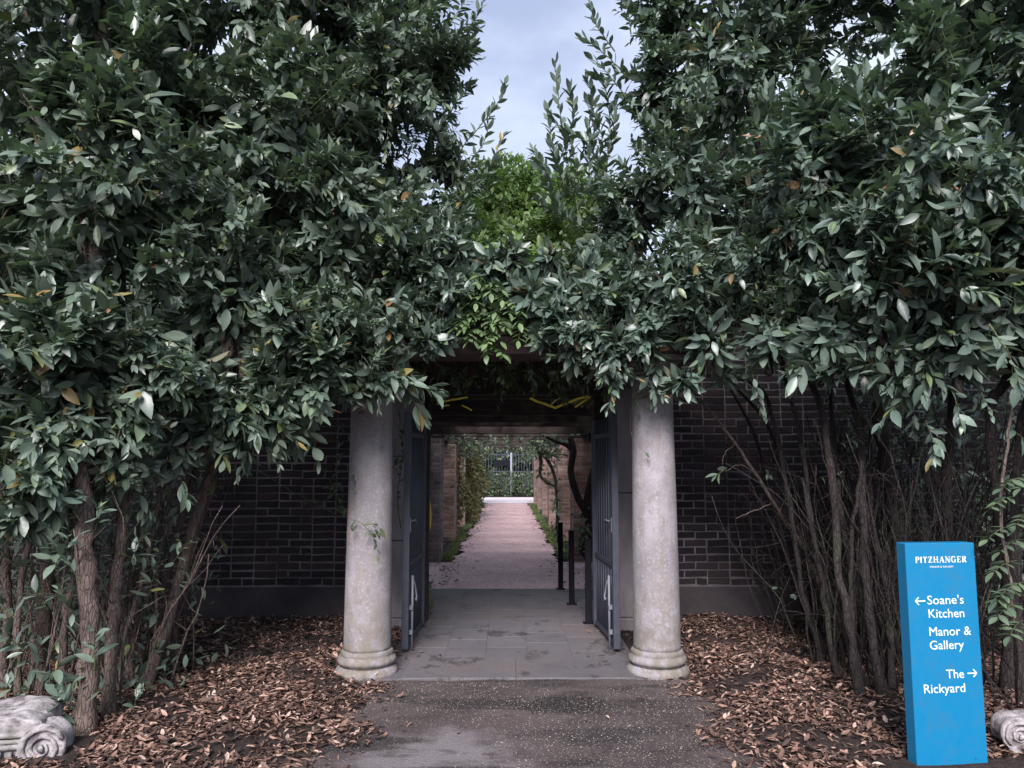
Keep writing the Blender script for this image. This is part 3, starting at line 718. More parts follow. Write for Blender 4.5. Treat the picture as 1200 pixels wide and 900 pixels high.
# ================================================================== BLACK POSTS
for (x, y, h, lb) in ((0.665, 9.40, 0.81, 'slim black post farthest from the gate, leftmost of the three'), (0.715, 8.40, 0.80, 'slim black post in the middle of the row of three'), (0.795, 7.42, 0.80, 'slim black post nearest the open right gate leaf')):
    t = thing('black_post', lb, 'post', (x, y, 0), 'black posts beside the paving')
    m = MB(); m.box((x-0.03, y-0.03, -0.02), (x+0.03, y+0.03, h), 0.004); m.build('shaft', BLACK, t)
    m = MB(); m.box((x-0.033, y-0.033, h+0.0005), (x+0.033, y+0.033, h+0.012), 0.003); m.build('cap', BLACK, t)
    m = MB(); m.box((x-0.055, y-0.055, 0.010), (x+0.055, y+0.055, 0.020), 0.002); m.build('foot_plate', BLACK, t)

# ================================================================== SIGN
a = at(1060.5, 637, 3.88); b = at(1141.5, 638, 3.92)
SX, SY, SZ = a; SW = math.hypot(b[0]-a[0], b[1]-a[1])
sg = thing('sign', 'bright blue totem sign with white lettering and arrows, in front of the right shrubs', 'sign', (SX, SY, 0))
sg.rotation_euler = (0, 0, math.atan2(b[1]-a[1], b[0]-a[0]))
m = MB(); m.box((0, 0, -0.03), (SW, 0.075, SZ), 0.003); link_local('panel', m.mesh('panel', SIGNB), sg)
m = MB(); m.box((0.02, 0.015, -0.035), (SW-0.02, 0.06, 0.0)); 
def sign_text(body, x, down, cap, w=None, off=0.0):
    cu = bpy.data.curves.new('lettering', 'FONT'); cu.body = body; cu.size = cap/0.70; cu.offset = off; cu.extrude = 0.0006; cu.resolution_u = 3
    o = bpy.data.objects.new('lettering', cu); COL.objects.link(o)
    bpy.context.view_layer.update(); dg = bpy.context.evaluated_depsgraph_get()
    me = bpy.data.meshes.new_from_object(o.evaluated_get(dg)); bpy.data.objects.remove(o)
    vs = np.array([v.co for v in me.vertices]); x0, x1 = vs[:, 0].min(), vs[:, 0].max(); sx = (w/(x1-x0)) if w else 1
    for v in me.vertices: v.co = ((v.co.x-x0)*sx + x, -0.0018 - v.co.z, v.co.y + SZ - down)
    me.materials.clear(); me.materials.append(SIGNW); me.name = 'lettering'
    return link_local('lettering', me, sg)
u = 0.00150*SW/0.3675
sign_text("Soane's", 66*u, 196*u, 28*u, 128*u, 0.0)
sign_text('Kitchen', 68*u, 239*u, 28*u, 125*u, 0.0)
sign_text('Manor &', 67*u, 296*u, 28*u, 146*u, 0.0)
sign_text('Gallery', 66*u, 339*u, 28*u, 119*u, 0.0)
sign_text('The', 117*u, 431*u, 28*u, 62*u, 0.0)
sign_text('Rickyard', 37*u, 475*u, 28*u, 143*u, 0.0)
sign_text('MANOR & GALLERY', 82*u, 79*u, 5.5*u, 84*u, 0.0)
def ribbon(m, p, q, w_):
    p = Vector((p[0], p[1])); q = Vector((q[0], q[1])); d = (q-p).normalized(); n = Vector((-d.y, d.x))*w_/2
    vs = [(c.x, -0.0012, c.y) for c in (p-n, q-n, q+n, p+n)] + [(c.x, -0.0026, c.y) for c in (p-n, q-n, q+n, p+n)]
    m.add(vs, [(3,2,1,0),(4,5,6,7),(0,1,5,4),(1,2,6,5),(2,3,7,6),(3,0,4,7)])
def arrow(x0, x1, down, right):
    m = MB(); z = SZ - down; tw = 3.6*u
    ribbon(m, (x0, z), (x1, z), tw); tip = x1 if right else x0; s_ = -1 if right else 1
    for k in (-1, 1): ribbon(m, (tip + s_*0.2*u, z), (tip + s_*12*u, z + k*12*u), tw)
    link_local('arrow', m.mesh('arrow', SIGNW), sg)
arrow(24*u, 59*u, 185*u, False); arrow(191*u, 224*u, 417*u, True)
# display serif capitals built from thick and thin strokes
m = MB(); H = 20*u; base = SZ - 63*u; TH = 0.19; TN = 0.07; XS = 0.88
def st(x, y, x2, y2, w_): ribbon(m, (gx + x*H*XS, base + y*H), (gx + x2*H*XS, base + y2*H), w_*H)
def arc(cx, cy, rx, ry, a0, a1, wmax, n=12):
    P = [(cx + rx*math.cos(R(a0+(a1-a0)*k/n)), cy + ry*math.sin(R(a0+(a1-a0)*k/n))) for k in range(n+1)]
    for (p, q) in zip(P[:-1], P[1:]):
        wv = TN + (wmax-TN)*abs(math.cos(math.atan2((p[1]+q[1])/2-cy, ((p[0]+q[0])/2-cx)*ry/rx)))
        st(p[0], p[1], q[0], q[1], wv)
def stem(x, ser=0.17):
    st(x, 0, x, 1, TH)
    for y in (0.03, 0.97): st(x-ser, y, x+ser, y, 0.07)
def gP(): stem(0.25); st(0.25, 0.97, 0.5, 0.97, TN); st(0.25, 0.48, 0.5, 0.48, TN); arc(0.5, 0.725, 0.25, 0.245, 90, -90, 0.22); return 0.9
def gI(): stem(0.2); return 0.5
def gT(): stem(0.42); st(0.02, 0.96, 0.82, 0.96, TN); st(0.05, 0.96, 0.05, 0.7, 0.07); st(0.79, 0.96, 0.79, 0.7, 0.07); return 0.95
def gZ(): st(0.05, 0.96, 0.72, 0.96, TN); st(0.05, 0.04, 0.76, 0.04, TN); st(0.65, 0.94, 0.14, 0.06, 0.22); st(0.06, 0.96, 0.06, 0.74, 0.07); st(0.75, 0.04, 0.75, 0.28, 0.07); return 0.92
def gH(): stem(0.2); stem(0.82); st(0.2, 0.5, 0.82, 0.5, TN); return 1.12
def gA(): st(0.12, 0.02, 0.46, 0.98, TN); st(0.46, 0.98, 0.82, 0.02, 0.24); st(0.25, 0.34, 0.68, 0.34, TN); st(0.0, 0.03, 0.26, 0.03, 0.07); st(0.62, 0.03, 1.0, 0.03, 0.07); return 1.05
def gN(): st(0.16, 0, 0.16, 1, TN); st(0.86, 0, 0.86, 1, TN); st(0.14, 0.97, 0.86, 0.03, 0.22); st(0.02, 0.03, 0.32, 0.03, 0.07); st(0.70, 0.97, 1.0, 0.97, 0.07); st(0.0, 0.97, 0.2, 0.97, 0.07); return 1.1
def gG(): arc(0.5, 0.5, 0.42, 0.47, 45, 320, 0.24, 18); st(0.8, 0.05, 0.8, 0.42, 0.18); st(0.62, 0.44, 0.96, 0.44, 0.07); st(0.8, 0.95, 0.8, 0.7, 0.06); return 1.05
def gE(): stem(0.22); st(0.22, 0.96, 0.74, 0.96, TN); st(0.22, 0.5, 0.56, 0.5, TN); st(0.22, 0.04, 0.78, 0.04, TN); st(0.73, 0.96, 0.73, 0.74, 0.07); st(0.77, 0.04, 0.77, 0.28, 0.07); st(0.56, 0.6, 0.56, 0.4, 0.06); return 0.92
def gR(): stem(0.22); st(0.22, 0.97, 0.48, 0.97, TN); st(0.22, 0.5, 0.48, 0.5, TN); arc(0.46, 0.735, 0.24, 0.235, 90, -90, 0.22); st(0.46, 0.5, 0.80, 0.02, 0.22); st(0.72, 0.03, 0.95, 0.03, 0.07); return 1.0
seq = [gP, gI, gT, gZ, gH, gA, gN, gG, gE, gR]
gx = 0; tot = sum({gP:.9,gI:.5,gT:.95,gZ:.92,gH:1.12,gA:1.05,gN:1.1,gG:1.05,gE:.92,gR:1.0}[g] for g in seq)
gap = ((183*u)/H - tot*XS)/9; gx = 31*u
for g in seq: gx += (g()*XS + gap)*H
link_local('lettering', m.mesh('lettering', SIGNW), sg)
m = MB(); m.box((-0.02, -0.02, -0.01), (SW+0.02, 0.095, 0.008), 0.003); link_local('footing', m.mesh('footing', PLINTH), sg)

# ================================================================== CARVED STONE FRAGMENTS
def rough_block(m, a, b, n, amp, M, seed=0.0, shape=None):
    bm = bmesh.new(); bmesh.ops.create_cube(bm, size=1); bmesh.ops.subdivide_edges(bm, edges=bm.edges[:], cuts=n, use_grid_fill=True)
    for v in bm.verts:
        u0 = v.co + Vector((0.5,)*3); p = Vector([a[i] + (b[i]-a[i])*u0[i] for i in range(3)])
        if shape: p = shape(p, u0)
        q = p*9 + Vector((seed,)*3); p += Vector((mnoise.noise(q), mnoise.noise(q+Vector((7, 0, 0))), mnoise.noise(q+Vector((0, 7, 0)))))*amp
        q = p*30; p += Vector((mnoise.noise(q), mnoise.noise(q+Vector((3, 0, 0))), mnoise.noise(q+Vector((0, 3, 0)))))*amp*0.35
        v.co = M @ p
    bm.verts.index_update(); m.add([v.co.copy() for v in bm.verts], [tuple(v.index for v in f.verts) for f in bm.faces], True); bm.free()
def volute(m, M, r=0.10, depth=0.12):
    """spiral scroll: a drum with a raised spiral band on its face (local XZ plane, facing -Y)"""
    prof = []
    n = 36; vs = []; fs = []
    rings = [(-0.5, 0.86), (-0.52, 0.98), (-0.3, 1.0), (-0.15, 0.88), (0.0, 0.86), (0.2, 0.93), (0.4, 1.0), (0.5, 0.95)]
    for (yy_, k) in rings:
        for j in range(n):
            a_ = 2*math.pi*j/n; vs.append(M @ Vector((r*k*math.cos(a_), yy_*depth, r*k*math.sin(a_))))
    for i in range(len(rings)-1):
        for j in range(n): j2 = (j+1) % n; fs.append((i*n+j, i*n+j2, (i+1)*n+j2, (i+1)*n+j))
    m.add(vs, fs, True)
    fl = [M @ Vector((r*0.9*q*math.cos(2*math.pi*j/n), -0.49*depth, r*0.9*q*math.sin(2*math.pi*j/n))) for q in (1.0, 0.6, 0.25) for j in range(n)] + [M @ Vector((0, -0.49*depth, 0))]
    m.add(fl, [(a_*n+j, a_*n+(j+1) % n, (a_+1)*n+(j+1) % n, (a_+1)*n+j) for a_ in (0, 1) for j in range(n)] + [(2*n+j, 2*n+(j+1) % n, 3*n) for j in range(n)], False)
    m.add([M @ Vector((r*0.94*math.cos(2*math.pi*j/n), 0.49*depth, r*0.94*math.sin(2*math.pi*j/n))) for j in range(n)], [tuple(range(n-1, -1, -1))], False)
    sp = [(M @ Vector((r*(1-0.80*t)*math.cos(t*13+0.5)*0.93, -0.53*depth, r*(1-0.80*t)*math.sin(t*13+0.5)*0.93))) for t in np.linspace(0, 1, 60)]
    m.tube(sp, [r*0.13*(1-0.55*t) for t in np.linspace(0, 1, 60)], 7)
    m.tube([M @ Vector((0, -0.5*depth, 0)), M @ Vector((0, -0.62*depth, 0))], r*0.14, 10)
# left fragment: slab with broken top, moulded front edge, scroll at its right-hand end
c = at(30, 868, 4.08)
t = thing('carved_stone', 'carved grey stone capital fragment with a scroll, under the left laurels', 'stone', (c[0], c[1], 0))
Ml = Matrix.Translation((c[0]-0.13, c[1]+0.02, 0.01)) @ Matrix.Rotation(R(14), 4, 'Z') @ Matrix.Rotation(R(5), 4, 'Y')
m = MB(); rough_block(m, (-0.30, -0.15, 0.17), (0.20, 0.20, 0.255), 18, 0.026, Ml, 1.0, lambda p, u0: p + Vector((0, 0, 0.02*math.sin(p.x*14) - 0.03*u0.x + 0.02*u0.y))); m.build('slab', CARVED, t)
m = MB(); rough_block(m, (-0.28, -0.13, -0.04), (0.20, 0.17, 0.175), 14, 0.022, Ml, 5.0); m.build('block', CARVED, t)
m = MB()
for k, (z, rr) in enumerate(((0.165, 0.017), (0.132, 0.012), (0.105, 0.016))):
    m.tube([Ml @ Vector((x, -0.142, z + 0.01*math.sin(x*8))) for x in np.linspace(-0.28, 0.16, 14)], rr, 8, jit=0.12)
for x in np.linspace(-0.26, 0.12, 9): rough_block(m, (x-0.014, -0.155, 0.02), (x+0.014, -0.125, 0.09), 2, 0.004, Ml, x)
m.build('moulding', CARVED, t)
m = MB(); volute(m, Ml @ Matrix.Translation((0.225, -0.10, 0.120)), 0.112, 0.16)
m.v = [tuple(Vector(v) + Vector((mnoise.noise(Vector(v)*40), mnoise.noise(Vector(v)*40+Vector((5,0,0))), mnoise.noise(Vector(v)*40+Vector((0,5,0)))))*0.006) for v in m.v]
m.build('scroll', CARVED, t)
c = at(1190, 858, 4.05)
t = thing('carved_stone', 'small carved stone scroll on the ground right of the blue sign', 'stone', (c[0], c[1], 0))
Mr = Matrix.Translation((c[0]+0.045, c[1]+0.03, 0)) @ Matrix.Rotation(R(-12), 4, 'Z')
m = MB(); volute(m, Mr @ Matrix.Translation((-0.03, 0, 0.145)) @ Matrix.Rotation(R(60), 4, 'Y'), 0.088, 0.16)
m.v = [tuple(Vector(v) + Vector((mnoise.noise(Vector(v)*40), mnoise.noise(Vector(v)*40+Vector((5,0,0))), mnoise.noise(Vector(v)*40+Vector((0,5,0)))))*0.008) for v in m.v]
m.build('scroll', CARVED, t)
m = MB(); rough_block(m, (-0.08, -0.09, -0.04), (0.22, 0.16, 0.10), 10, 0.016, Mr, 2.0); m.build('block', CARVED, t)
m = MB(); rough_block(m, (0.0, -0.08, 0.08), (0.24, 0.16, 0.21), 10, 0.014, Mr, 7.0)
for z in (0.12, 0.155, 0.19): m.tube([Mr @ Vector((x, -0.085, z)) for x in np.linspace(0.03, 0.24, 6)], 0.010, 7, jit=0.15)
m.build('moulding', CARVED, t)

# ================================================================== LEAF LITTER
def litter(n, fn, Lr=(0.026, 0.074)):
    x, y = fn(n); z = np.where(pave_edge(x, y) < 0.1, 0.012, bed_h(x, y) + 0.008)
    z = np.where((np.abs(x-0.05) < 1.0) & (y > 5.5), 0.022, z) + rng.random(len(x))**2*0.020
    a = rng.random(len(x))*6.28; d = np.stack([np.cos(a), np.sin(a), rng.normal(0, 0.13, len(x))], 1)
    up = np.stack([rng.normal(0, 0.28, len(x)), rng.normal(0, 0.28, len(x)), np.ones(len(x))], 1)
    return np.stack([x, y, z], 1), frames(d, up)*rng.uniform(*Lr, len(x))[:, None, None]
def bedfn(x0, x1, y0, y1, k):
    def f(n):
        x = rng.uniform(x0, x1, n*2); y = rng.uniform(y0, y1, n*2); e = pave_edge(x, y)
        nz = 0.5 + 0.5*np.sin(x*4.1+1)*np.cos(y*5.2) + 0.4*np.sin(x*9)*np.sin(y*8)
        pr = np.clip((e + 0.30)*2.0, 0, 1)**1.5*np.clip(0.06+nz*0.95, 0.10, 1)*np.where((x > 1.8) & (y < 3.96) & (x < 2.65), 0.0, 1.0)*np.where((x < -2.2) & (x > -3.2) & (np.abs(y-4.1) < 0.2), 0.0, 1.0)
        blk = ((np.hypot(x+1.048, y-5.78) < 0.24) | (np.hypot(x-1.132, y-5.78) < 0.24) | (y > 7.48) | ((np.abs(x-0.05) < 0.95) & (y > 5.5)))
        keep = (rng.random(n*2) < pr) & ~blk
        return x[keep][:n], y[keep][:n]
    return f
p1, a1 = litter(30000, bedfn(-3.9, -0.7, 3.4, 7.48, 1)); p2, a2 = litter(30000, bedfn(1.1, 4.3, 3.4, 7.48, 1))
o = emit('leaf_litter', np.concatenate([p1, p2]), np.concatenate([a1, a2]), LIP, LITTER, None); tag(o, 'dry brown fallen leaves covering the beds under the shrubs', 'leaves')
p3, a3 = litter(160, lambda n: (rng.uniform(-1.3, 1.6, n), rng.uniform(3.6, 5.5, n)), (0.03, 0.065))
e = pave_edge(p3[:, 0], p3[:, 1]); k = rng.random(len(e)) < np.exp(np.clip(e, -2, 0)*3.0) + 0.06; p3, a3 = p3[k], a3[k]
p4, a4 = litter(70, lambda n: (0.05 + np.sign(rng.normal(size=n))*(0.95 - np.abs(rng.normal(0, 0.16, n))), rng.uniform(5.7, 9.3, n)), (0.03, 0.06))
o = emit('scattered_leaves', np.concatenate([p3, p4]), np.concatenate([a3, a4]), LIP, LITTER, None); tag(o, 'few stray dry leaves lying on the tarmac and paving', 'leaves')
p5, a5 = litter(900, lambda n: (np.where(rng.random(n) < 0.6, -1, 1)*(0.9 + rng.normal(0, 0.13, n)), 9.6 + rng.random(n)*20), (0.05, 0.09)); p5[:, 2] = 0.02
o = emit('path_edge_leaves', p5, a5, LIP, LITTER, None); tag(o, 'dry leaves blown along both edges of the garden path', 'leaves')
# grit and crumbs on the tarmac
n = 15000; x = rng.uniform(-1.4, 1.7, n); y = 3.4 + rng.random(n)**0.8*2.15; k = (pave_edge(x, y) < 0.1) & ~((np.abs(x-0.05)<0.95)&(y>5.5)); x = x[k]; y = y[k]; n = len(x)
tet = np.array([(-1, -0.6, 0), (1, -0.6, 0), (0, 1, 0), (0.1, 0, 0.9)], np.float32)
A = frames(np.stack([rng.normal(size=n), rng.normal(size=n), np.zeros(n)], 1), np.tile(UP, (n, 1)))*(0.0013 + 0.0042*rng.random(n)**2.5)[:, None, None]
V = np.einsum('vi,nij->nvj', tet, A) + np.stack([x, y, np.full(n, 0.003)], 1)[:, None]
_g = NT('grit'); GRIT = _g.done(_g.ramp(_g.attr('tint'), [(0.3, (0.07, 0.058, 0.052)), (0.75, (0.17, 0.145, 0.13)), (1.0, (0.36, 0.33, 0.30))]), 0.85, 0.3)
me = bulk('grit', V.reshape(-1, 3), (np.array([(0,1,3),(1,2,3),(2,0,3)])[None] + 4*np.arange(n)[:, None, None]).reshape(-1, 3), None, GRIT, False, {'rib': np.ones(n*4), 'tint': np.repeat(0.35 + 0.6*rng.random(n), 4)})
tag(link('grit', me, None, 'stuff'), 'pale grit and crumbs scattered over the dark tarmac', 'grit')
# twigs lying on the beds
m = MB()
for k in range(230):
    if k < 120: cx, cy = rng.normal(-1.95, 0.35), rng.normal(6.3, 0.35)
    else: cx, cy = (rng.uniform(-3.6, -1.2) if k % 2 else rng.uniform(1.5, 3.2)), rng.uniform(4.2, 7.3)
    if pave_edge(np.array(cx), np.array(cy)) < 0.1 or cy > 7.4: continue
    a_ = rng.random()*6.28; L = rng.uniform(0.08, 0.30); z0 = float(bed_h(np.array(cx), np.array(cy))) + 0.02
    P = [(cx + math.cos(a_)*L*s_ + rng.normal(0, 0.01), min(7.45, cy + math.sin(a_)*L*s_ + rng.normal(0, 0.01)), z0 + rng.uniform(0, 0.03)) for s_ in (-0.5, -0.15, 0.2, 0.5)]
    m.tube(P, [0.004, 0.0035, 0.003, 0.0015], 4)
tag(m.build('fallen_twigs', BARK_D, None, 'stuff'), 'thin fallen twigs heaped on the litter left of the left column', 'twigs')
for (px, py, lb, sz) in ((291, 768, 'pinkish stone lying on the litter left of the left column', 0.035), (157, 845, 'small pale stone on the leaf litter near the laurel stems', 0.022)):
    c = ground(px, py, 0.04); m = MB(); rough_block(m, (-sz, -sz*0.8, -sz*0.5), (sz, sz*0.8, sz*0.8), 3, 0.008, Matrix.Translation(c), px)
    tag(m.build('stone', STONE_C), lb, 'stone')

# ================================================================== GRASS STRIPS ALONG THE PATH
def grass(n, fx, fy, label):
    x = fx(n); y = fy(n); kk = (np.sin(y*2.1)+np.sin(y*5.3+1)+np.sin(x*23+y*3)) > rng.normal(-0.3, 0.7, n); x = x[kk]; y = y[kk]; n = len(x); p = np.stack([x, y, np.zeros(n)], 1); d = np.stack([rng.normal(0, 0.35, n), rng.normal(0, 0.35, n), np.ones(n)], 1)
    A = frames(d, np.stack([rng.normal(size=n), rng.normal(size=n), np.zeros(n)], 1))*rng.uniform(0.03, 0.085, n)[:, None, None]*np.array([1, 1, 1])[None, :, None]
    A[:, 0] *= 2.2
    o = emit('grass', p, A, GP, GRASSM, None); tag(o, label, 'grass')
grass(9000, lambda n: 0.90 + np.abs(rng.normal(0, 0.13, n)) - 0.06, lambda n: rng.uniform(12.3, 29.3, n), 'strip of short green grass along the right piers')
grass(7000, lambda n: -0.93 - np.abs(rng.normal(0, 0.12, n)) + 0.06, lambda n: rng.uniform(12.0, 29.3, n), 'strip of short green grass along the left piers')
sheet('verge', 0.84, 1.9, 12.0, 29.6, -0.006, SOIL, 1, 1); sheet('verge', -1.9, -0.84, 12.0, 29.6, -0.006, SOIL, 1, 1)

# ================================================================== FAR END: RAILINGS, HEDGE, TREES
rl = thing('railing', 'tall black iron railings beyond the end of the path', 'railings', (0, 38.2, 0))
for x in np.arange(-2.2, 2.8, 0.14):
    m = MB(); m.tube([(x, 38.2, 0.0), (x, 38.2, 2.15)], [0.016, 0.016], 6); m.tube([(x, 38.2, 2.15), (x, 38.2, 2.25)], [0.022, 0.003], 6); m.build('bar', IRON, rl)
for z in (0.25, 1.15, 2.0): m = MB(); m.box((-2.3, 38.18, z-0.025), (2.8, 38.22, z+0.025)); m.build('rail', IRON, rl)
c = at(599, 545, 38.0); m = MB(); m.box((c[0]-0.05, 38.0, 0.0), (c[0]+0.05, 38.10, 2.1), 0.01); tag(m.build('pale_post', PALE), 'pale upright post standing in the far black railings', 'post')
c0 = at(578, 539, 38.1); c1 = at(597, 546, 38.1); m = MB(); m.box((c0[0], 38.10, c1[2]), (c1[0], 38.14, c0[2]), 0.004); tag(m.build('dark_board', BLACK), 'dark blank board fixed on the far railings left of the pale post', 'board')
def leafmass(name, label, cat, blobs, n, mat, L=(0.10, 0.2), protos=FARP, stems=(), kind=None, hollow=0.55):
    t = thing(name, label, cat, (blobs[0][0], blobs[0][1], 0)); LV = Leaves()
    tot = sum(np.prod(b[3])**(2/3) for b in blobs)
    for b in blobs:
        k = int(n*np.prod(b[3])**(2/3)/tot); d = norm(rng.normal(size=(k, 3))); rr = rng.uniform(hollow, 1.0, (k, 1))**0.6
        lump = 1 + 0.16*np.sin(d[:, :1]*8 + b[0])*np.cos(d[:, 2:]*7 + b[1])
        p = np.array(b[:3]) + d*np.array(b[3])*rr*lump; p[:, 2] = np.maximum(p[:, 2], 0.03)
        LV.add(p, d + rng.normal(0, 0.7, (k, 3)) - UP*0.2, UP + d*0.4 + rng.normal(0, 0.6, (k, 3)), rng.uniform(*L, k))
    P, A = LV.arrays(); emit('foliage', P, A, protos, mat, t)
    for (pts, r0, r1, mt) in stems:
        q, rr = smooth_path(pts, [r0, r1]); m = MB(); m.tube(q, rr, 8, jit=0.08); m.build('trunk', mt, t)
    return t
leafmass('hedge', 'low dark clipped hedge in front of the far railings', 'hedge', [(-1.0+1.0*i, 36.8, 0.55, (0.75, 0.5, 0.62)) for i in range(-2, 5)], 9000, IVY, (0.08, 0.14))
for i, (x, y, z, rx, rz, lb) in enumerate(((-3.4, 40, 3.0, 2.8, 2.8, 'dark leafy tree beyond the far railings on the left'), (0.2, 40.5, 3.3, 3.0, 2.2, 'pale green tree rising straight behind the far railings'), (4.2, 40, 3.4, 2.4, 2.8, 'dark leafy tree beyond the far railings on the right'), (-7.5, 42, 4.4, 3.2, 3.2, 'broad dark tree at far left behind the garden wall'), (8.5, 43, 4.6, 3.4, 3.4, 'broad dark tree at far right behind the garden wall'))):
    leafmass('far_tree', lb, 'tree', [(x, y, z, (rx, 1.6, rz)), (x+0.8, y-0.4, z-0.9, (rx*0.6, 1.2, rz*0.6)), (x-0.9, y-0.3, z+0.6, (rx*0.5, 1.0, rz*0.6))], 12000, IVY, (0.18, 0.34),
             stems=[([(x, y, 0), (x+0.1, y, z*0.5), (x, y, z)], 0.16, 0.07, BARK_D)])
# side hedging beyond the wall so the garden closes
leafmass('hedge', 'dark shrubs filling the left side of the garden beyond the piers', 'shrub', [(-3.3, 10+3*i, 1.0, (1.0, 1.7, 1.3)) for i in range(8)], 16000, LAUREL, (0.12, 0.2))
leafmass('hedge', 'dark shrubs filling the right side of the garden beyond the piers', 'shrub', [(3.3, 10+3*i, 1.0, (1.0, 1.7, 1.3)) for i in range(8)], 16000, LAUREL, (0.12, 0.2))
# ================================================================== PERGOLA CLIMBERS
t = thing('pergola_climber', 'wisteria canopy trained over the pergola beams beyond the gate', 'climber', (0, 12, 2.3)); LV = Leaves()
n = 17000; y = 8.0 + rng.random(n)**1.5*21.8; x = rng.normal(0, 0.95, n); x = np.where(np.abs(x) < 0.5, x*2.1, x); z = 2.36 + np.abs(rng.normal(0, 0.16, n)) + 0.10*np.sin(x*3+y)
hang = (rng.random(n) < 0.22) & (y > 12.5); z = np.where(hang, 2.12 - rng.random(n)**2*0.42, z); x = np.where((y > 11) & (np.abs(x) < 0.85) & (rng.random(n) < 0.92) & ~hang, np.sign(x)*(0.9+rng.random(n)*0.7), x); x = np.where(hang & (np.abs(x) < 0.55) & (z < 1.95), np.sign(x)*(0.7+rng.random(n)*0.5), x)
LV.add(np.stack([x, y, z], 1), np.stack([rng.normal(size=n), rng.normal(size=n), rng.normal(-0.5, 0.4, n)], 1), UP + rng.normal(0, 0.4, (n, 3)), rng.uniform(0.07, 0.13, n))
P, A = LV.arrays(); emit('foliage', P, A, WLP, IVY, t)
for k in range(14):
    x0 = rng.uniform(-1.1, 1.1); y0 = 8.3 + k*0.55
    q, rr = smooth_path([(x0 + rng.normal(0, 0.4), y0 + j*0.7, 2.30 + rng.normal(0, 0.05) - (0.10 if j % 2 else 0)) for j in range(5)], [0.018, 0.006]); m = MB(); m.tube(q, rr, 6, jit=0.1); m.build('branch', BARK_D, t)
# twisting trunk and hanging stem on the right
t = thing('climber_vine', 'thick dark twisting vine trunk climbing beside the nearest right pier', 'climber', (1.0, 11.0, 0))
for pts, r0, r1 in (([(690, 655), (683, 640), (690, 610), (676, 580), (669, 552), (672, 528), (668, 512)], 0.065, 0.045), ([(684, 652), (697, 628), (689, 590), (694, 560), (700, 530), (690, 508)], 0.075, 0.05), ([(672, 530), (664, 522), (652, 518), (640, 512)], 0.035, 0.02)):
    q, rr = smooth_path([at(px, py, 11.2) for px, py in pts], [r0, r1]); m = MB(); m.tube(q, rr, 9, jit=0.08); m.build('stem', BARK_D, t)
LV = Leaves(); k = 260; c = at(688, 630, 11.2); p = c + rng.normal(0, 1, (k, 3))*np.array((0.12, 0.12, 0.16)); LV.add(p, rng.normal(size=(k, 3)), UP + rng.normal(0, .4, (k, 3)), rng.uniform(0.05, 0.09, k)); P, A = LV.arrays(); emit('foliage', P, A, IVP, IVY, t)
t = thing('climber_vine', 'slender dark hanging vine in front of the third right pier', 'climber', (0.8, 14.8, 0)); LV = Leaves()
for pts in ([(629, 518), (634, 540), (633, 556), (641, 566), (652, 575), (652, 620)], [(631, 525), (645, 545), (651, 565), (653, 600), (654, 640)], [(628, 520), (640, 530), (652, 535)]):
    q, rr = smooth_path([at(px, py, 14.7) for px, py in pts], [0.04, 0.018]); m = MB(); m.tube(q, rr, 7, jit=0.1); m.build('stem', BARK_D, t); branch_leaves(LV, q, 60, (0.06, 0.1), 0.0)
P, A = LV.arrays(); P = P + rng.normal(0, 0.05, P.shape); emit('foliage', P, A, IVP, IVY, t)
# leafy bushes on the left piers
def bush(label, cx, cy, h, rx, n, mat, protos=IVP, L=(0.05, 0.09), ry=0.3):
    t = thing('climbing_shrub', label, 'shrub', (cx, cy, 0)); LV = Leaves(); d = norm(rng.normal(size=(n, 3))); r_ = rng.random((n, 1))**0.4
    p = np.array((cx, cy, h/2)) + d*r_*np.array((rx, ry, h/2*1.1)); p[:, 0] += 0.08*np.sin(p[:, 2]*5+cy); p[:, 2] = np.clip(p[:, 2], 0.02, None)
    LV.add(p, d + rng.normal(0, 0.8, (n, 3)) - UP*0.3, UP + rng.normal(0, 0.6, (n, 3)), rng.uniform(*L, n)); P, A = LV.arrays(); emit('foliage', P, A, protos, mat, t)
    for k in range(5):
        a_ = rng.uniform(-1, 1, 2)*rx*0.4; q, rr = smooth_path([(cx + a_[0]*s_ + rng.normal(0, 0.03), cy + a_[1]*s_, h*s_) for s_ in (0, 0.3, 0.6, 0.95)], [0.012, 0.004]); m = MB(); m.tube(q, rr, 5); m.build('stem', BARK, t)
bush('yellowing climber spilling over the second left pier', -1.10, 16.2, 2.0, 0.26, 1500, DRY)
bush('yellow green climber covering the third left pier', -1.0, 19.4, 2.1, 0.34, 2200, DRY)
bush('dull green climber covering the fourth left pier', -1.0, 21.8, 2.1, 0.40, 2600, DRY)
bush('dark green climber at the foot of the farthest left pier', -1.15, 27, 2.2, 0.45, 2600, IVY)
bush('leafy ground plant at the foot of the left gate hinge', -0.98, 8.0, 0.62, 0.16, 420, DRY, WLP, (0.05, 0.09), 0.4)
bush('low weedy plant between the black posts and the right jamb', 1.02, 8.2, 0.38, 0.16, 320, IVY, WLP, (0.05, 0.08), 0.5)
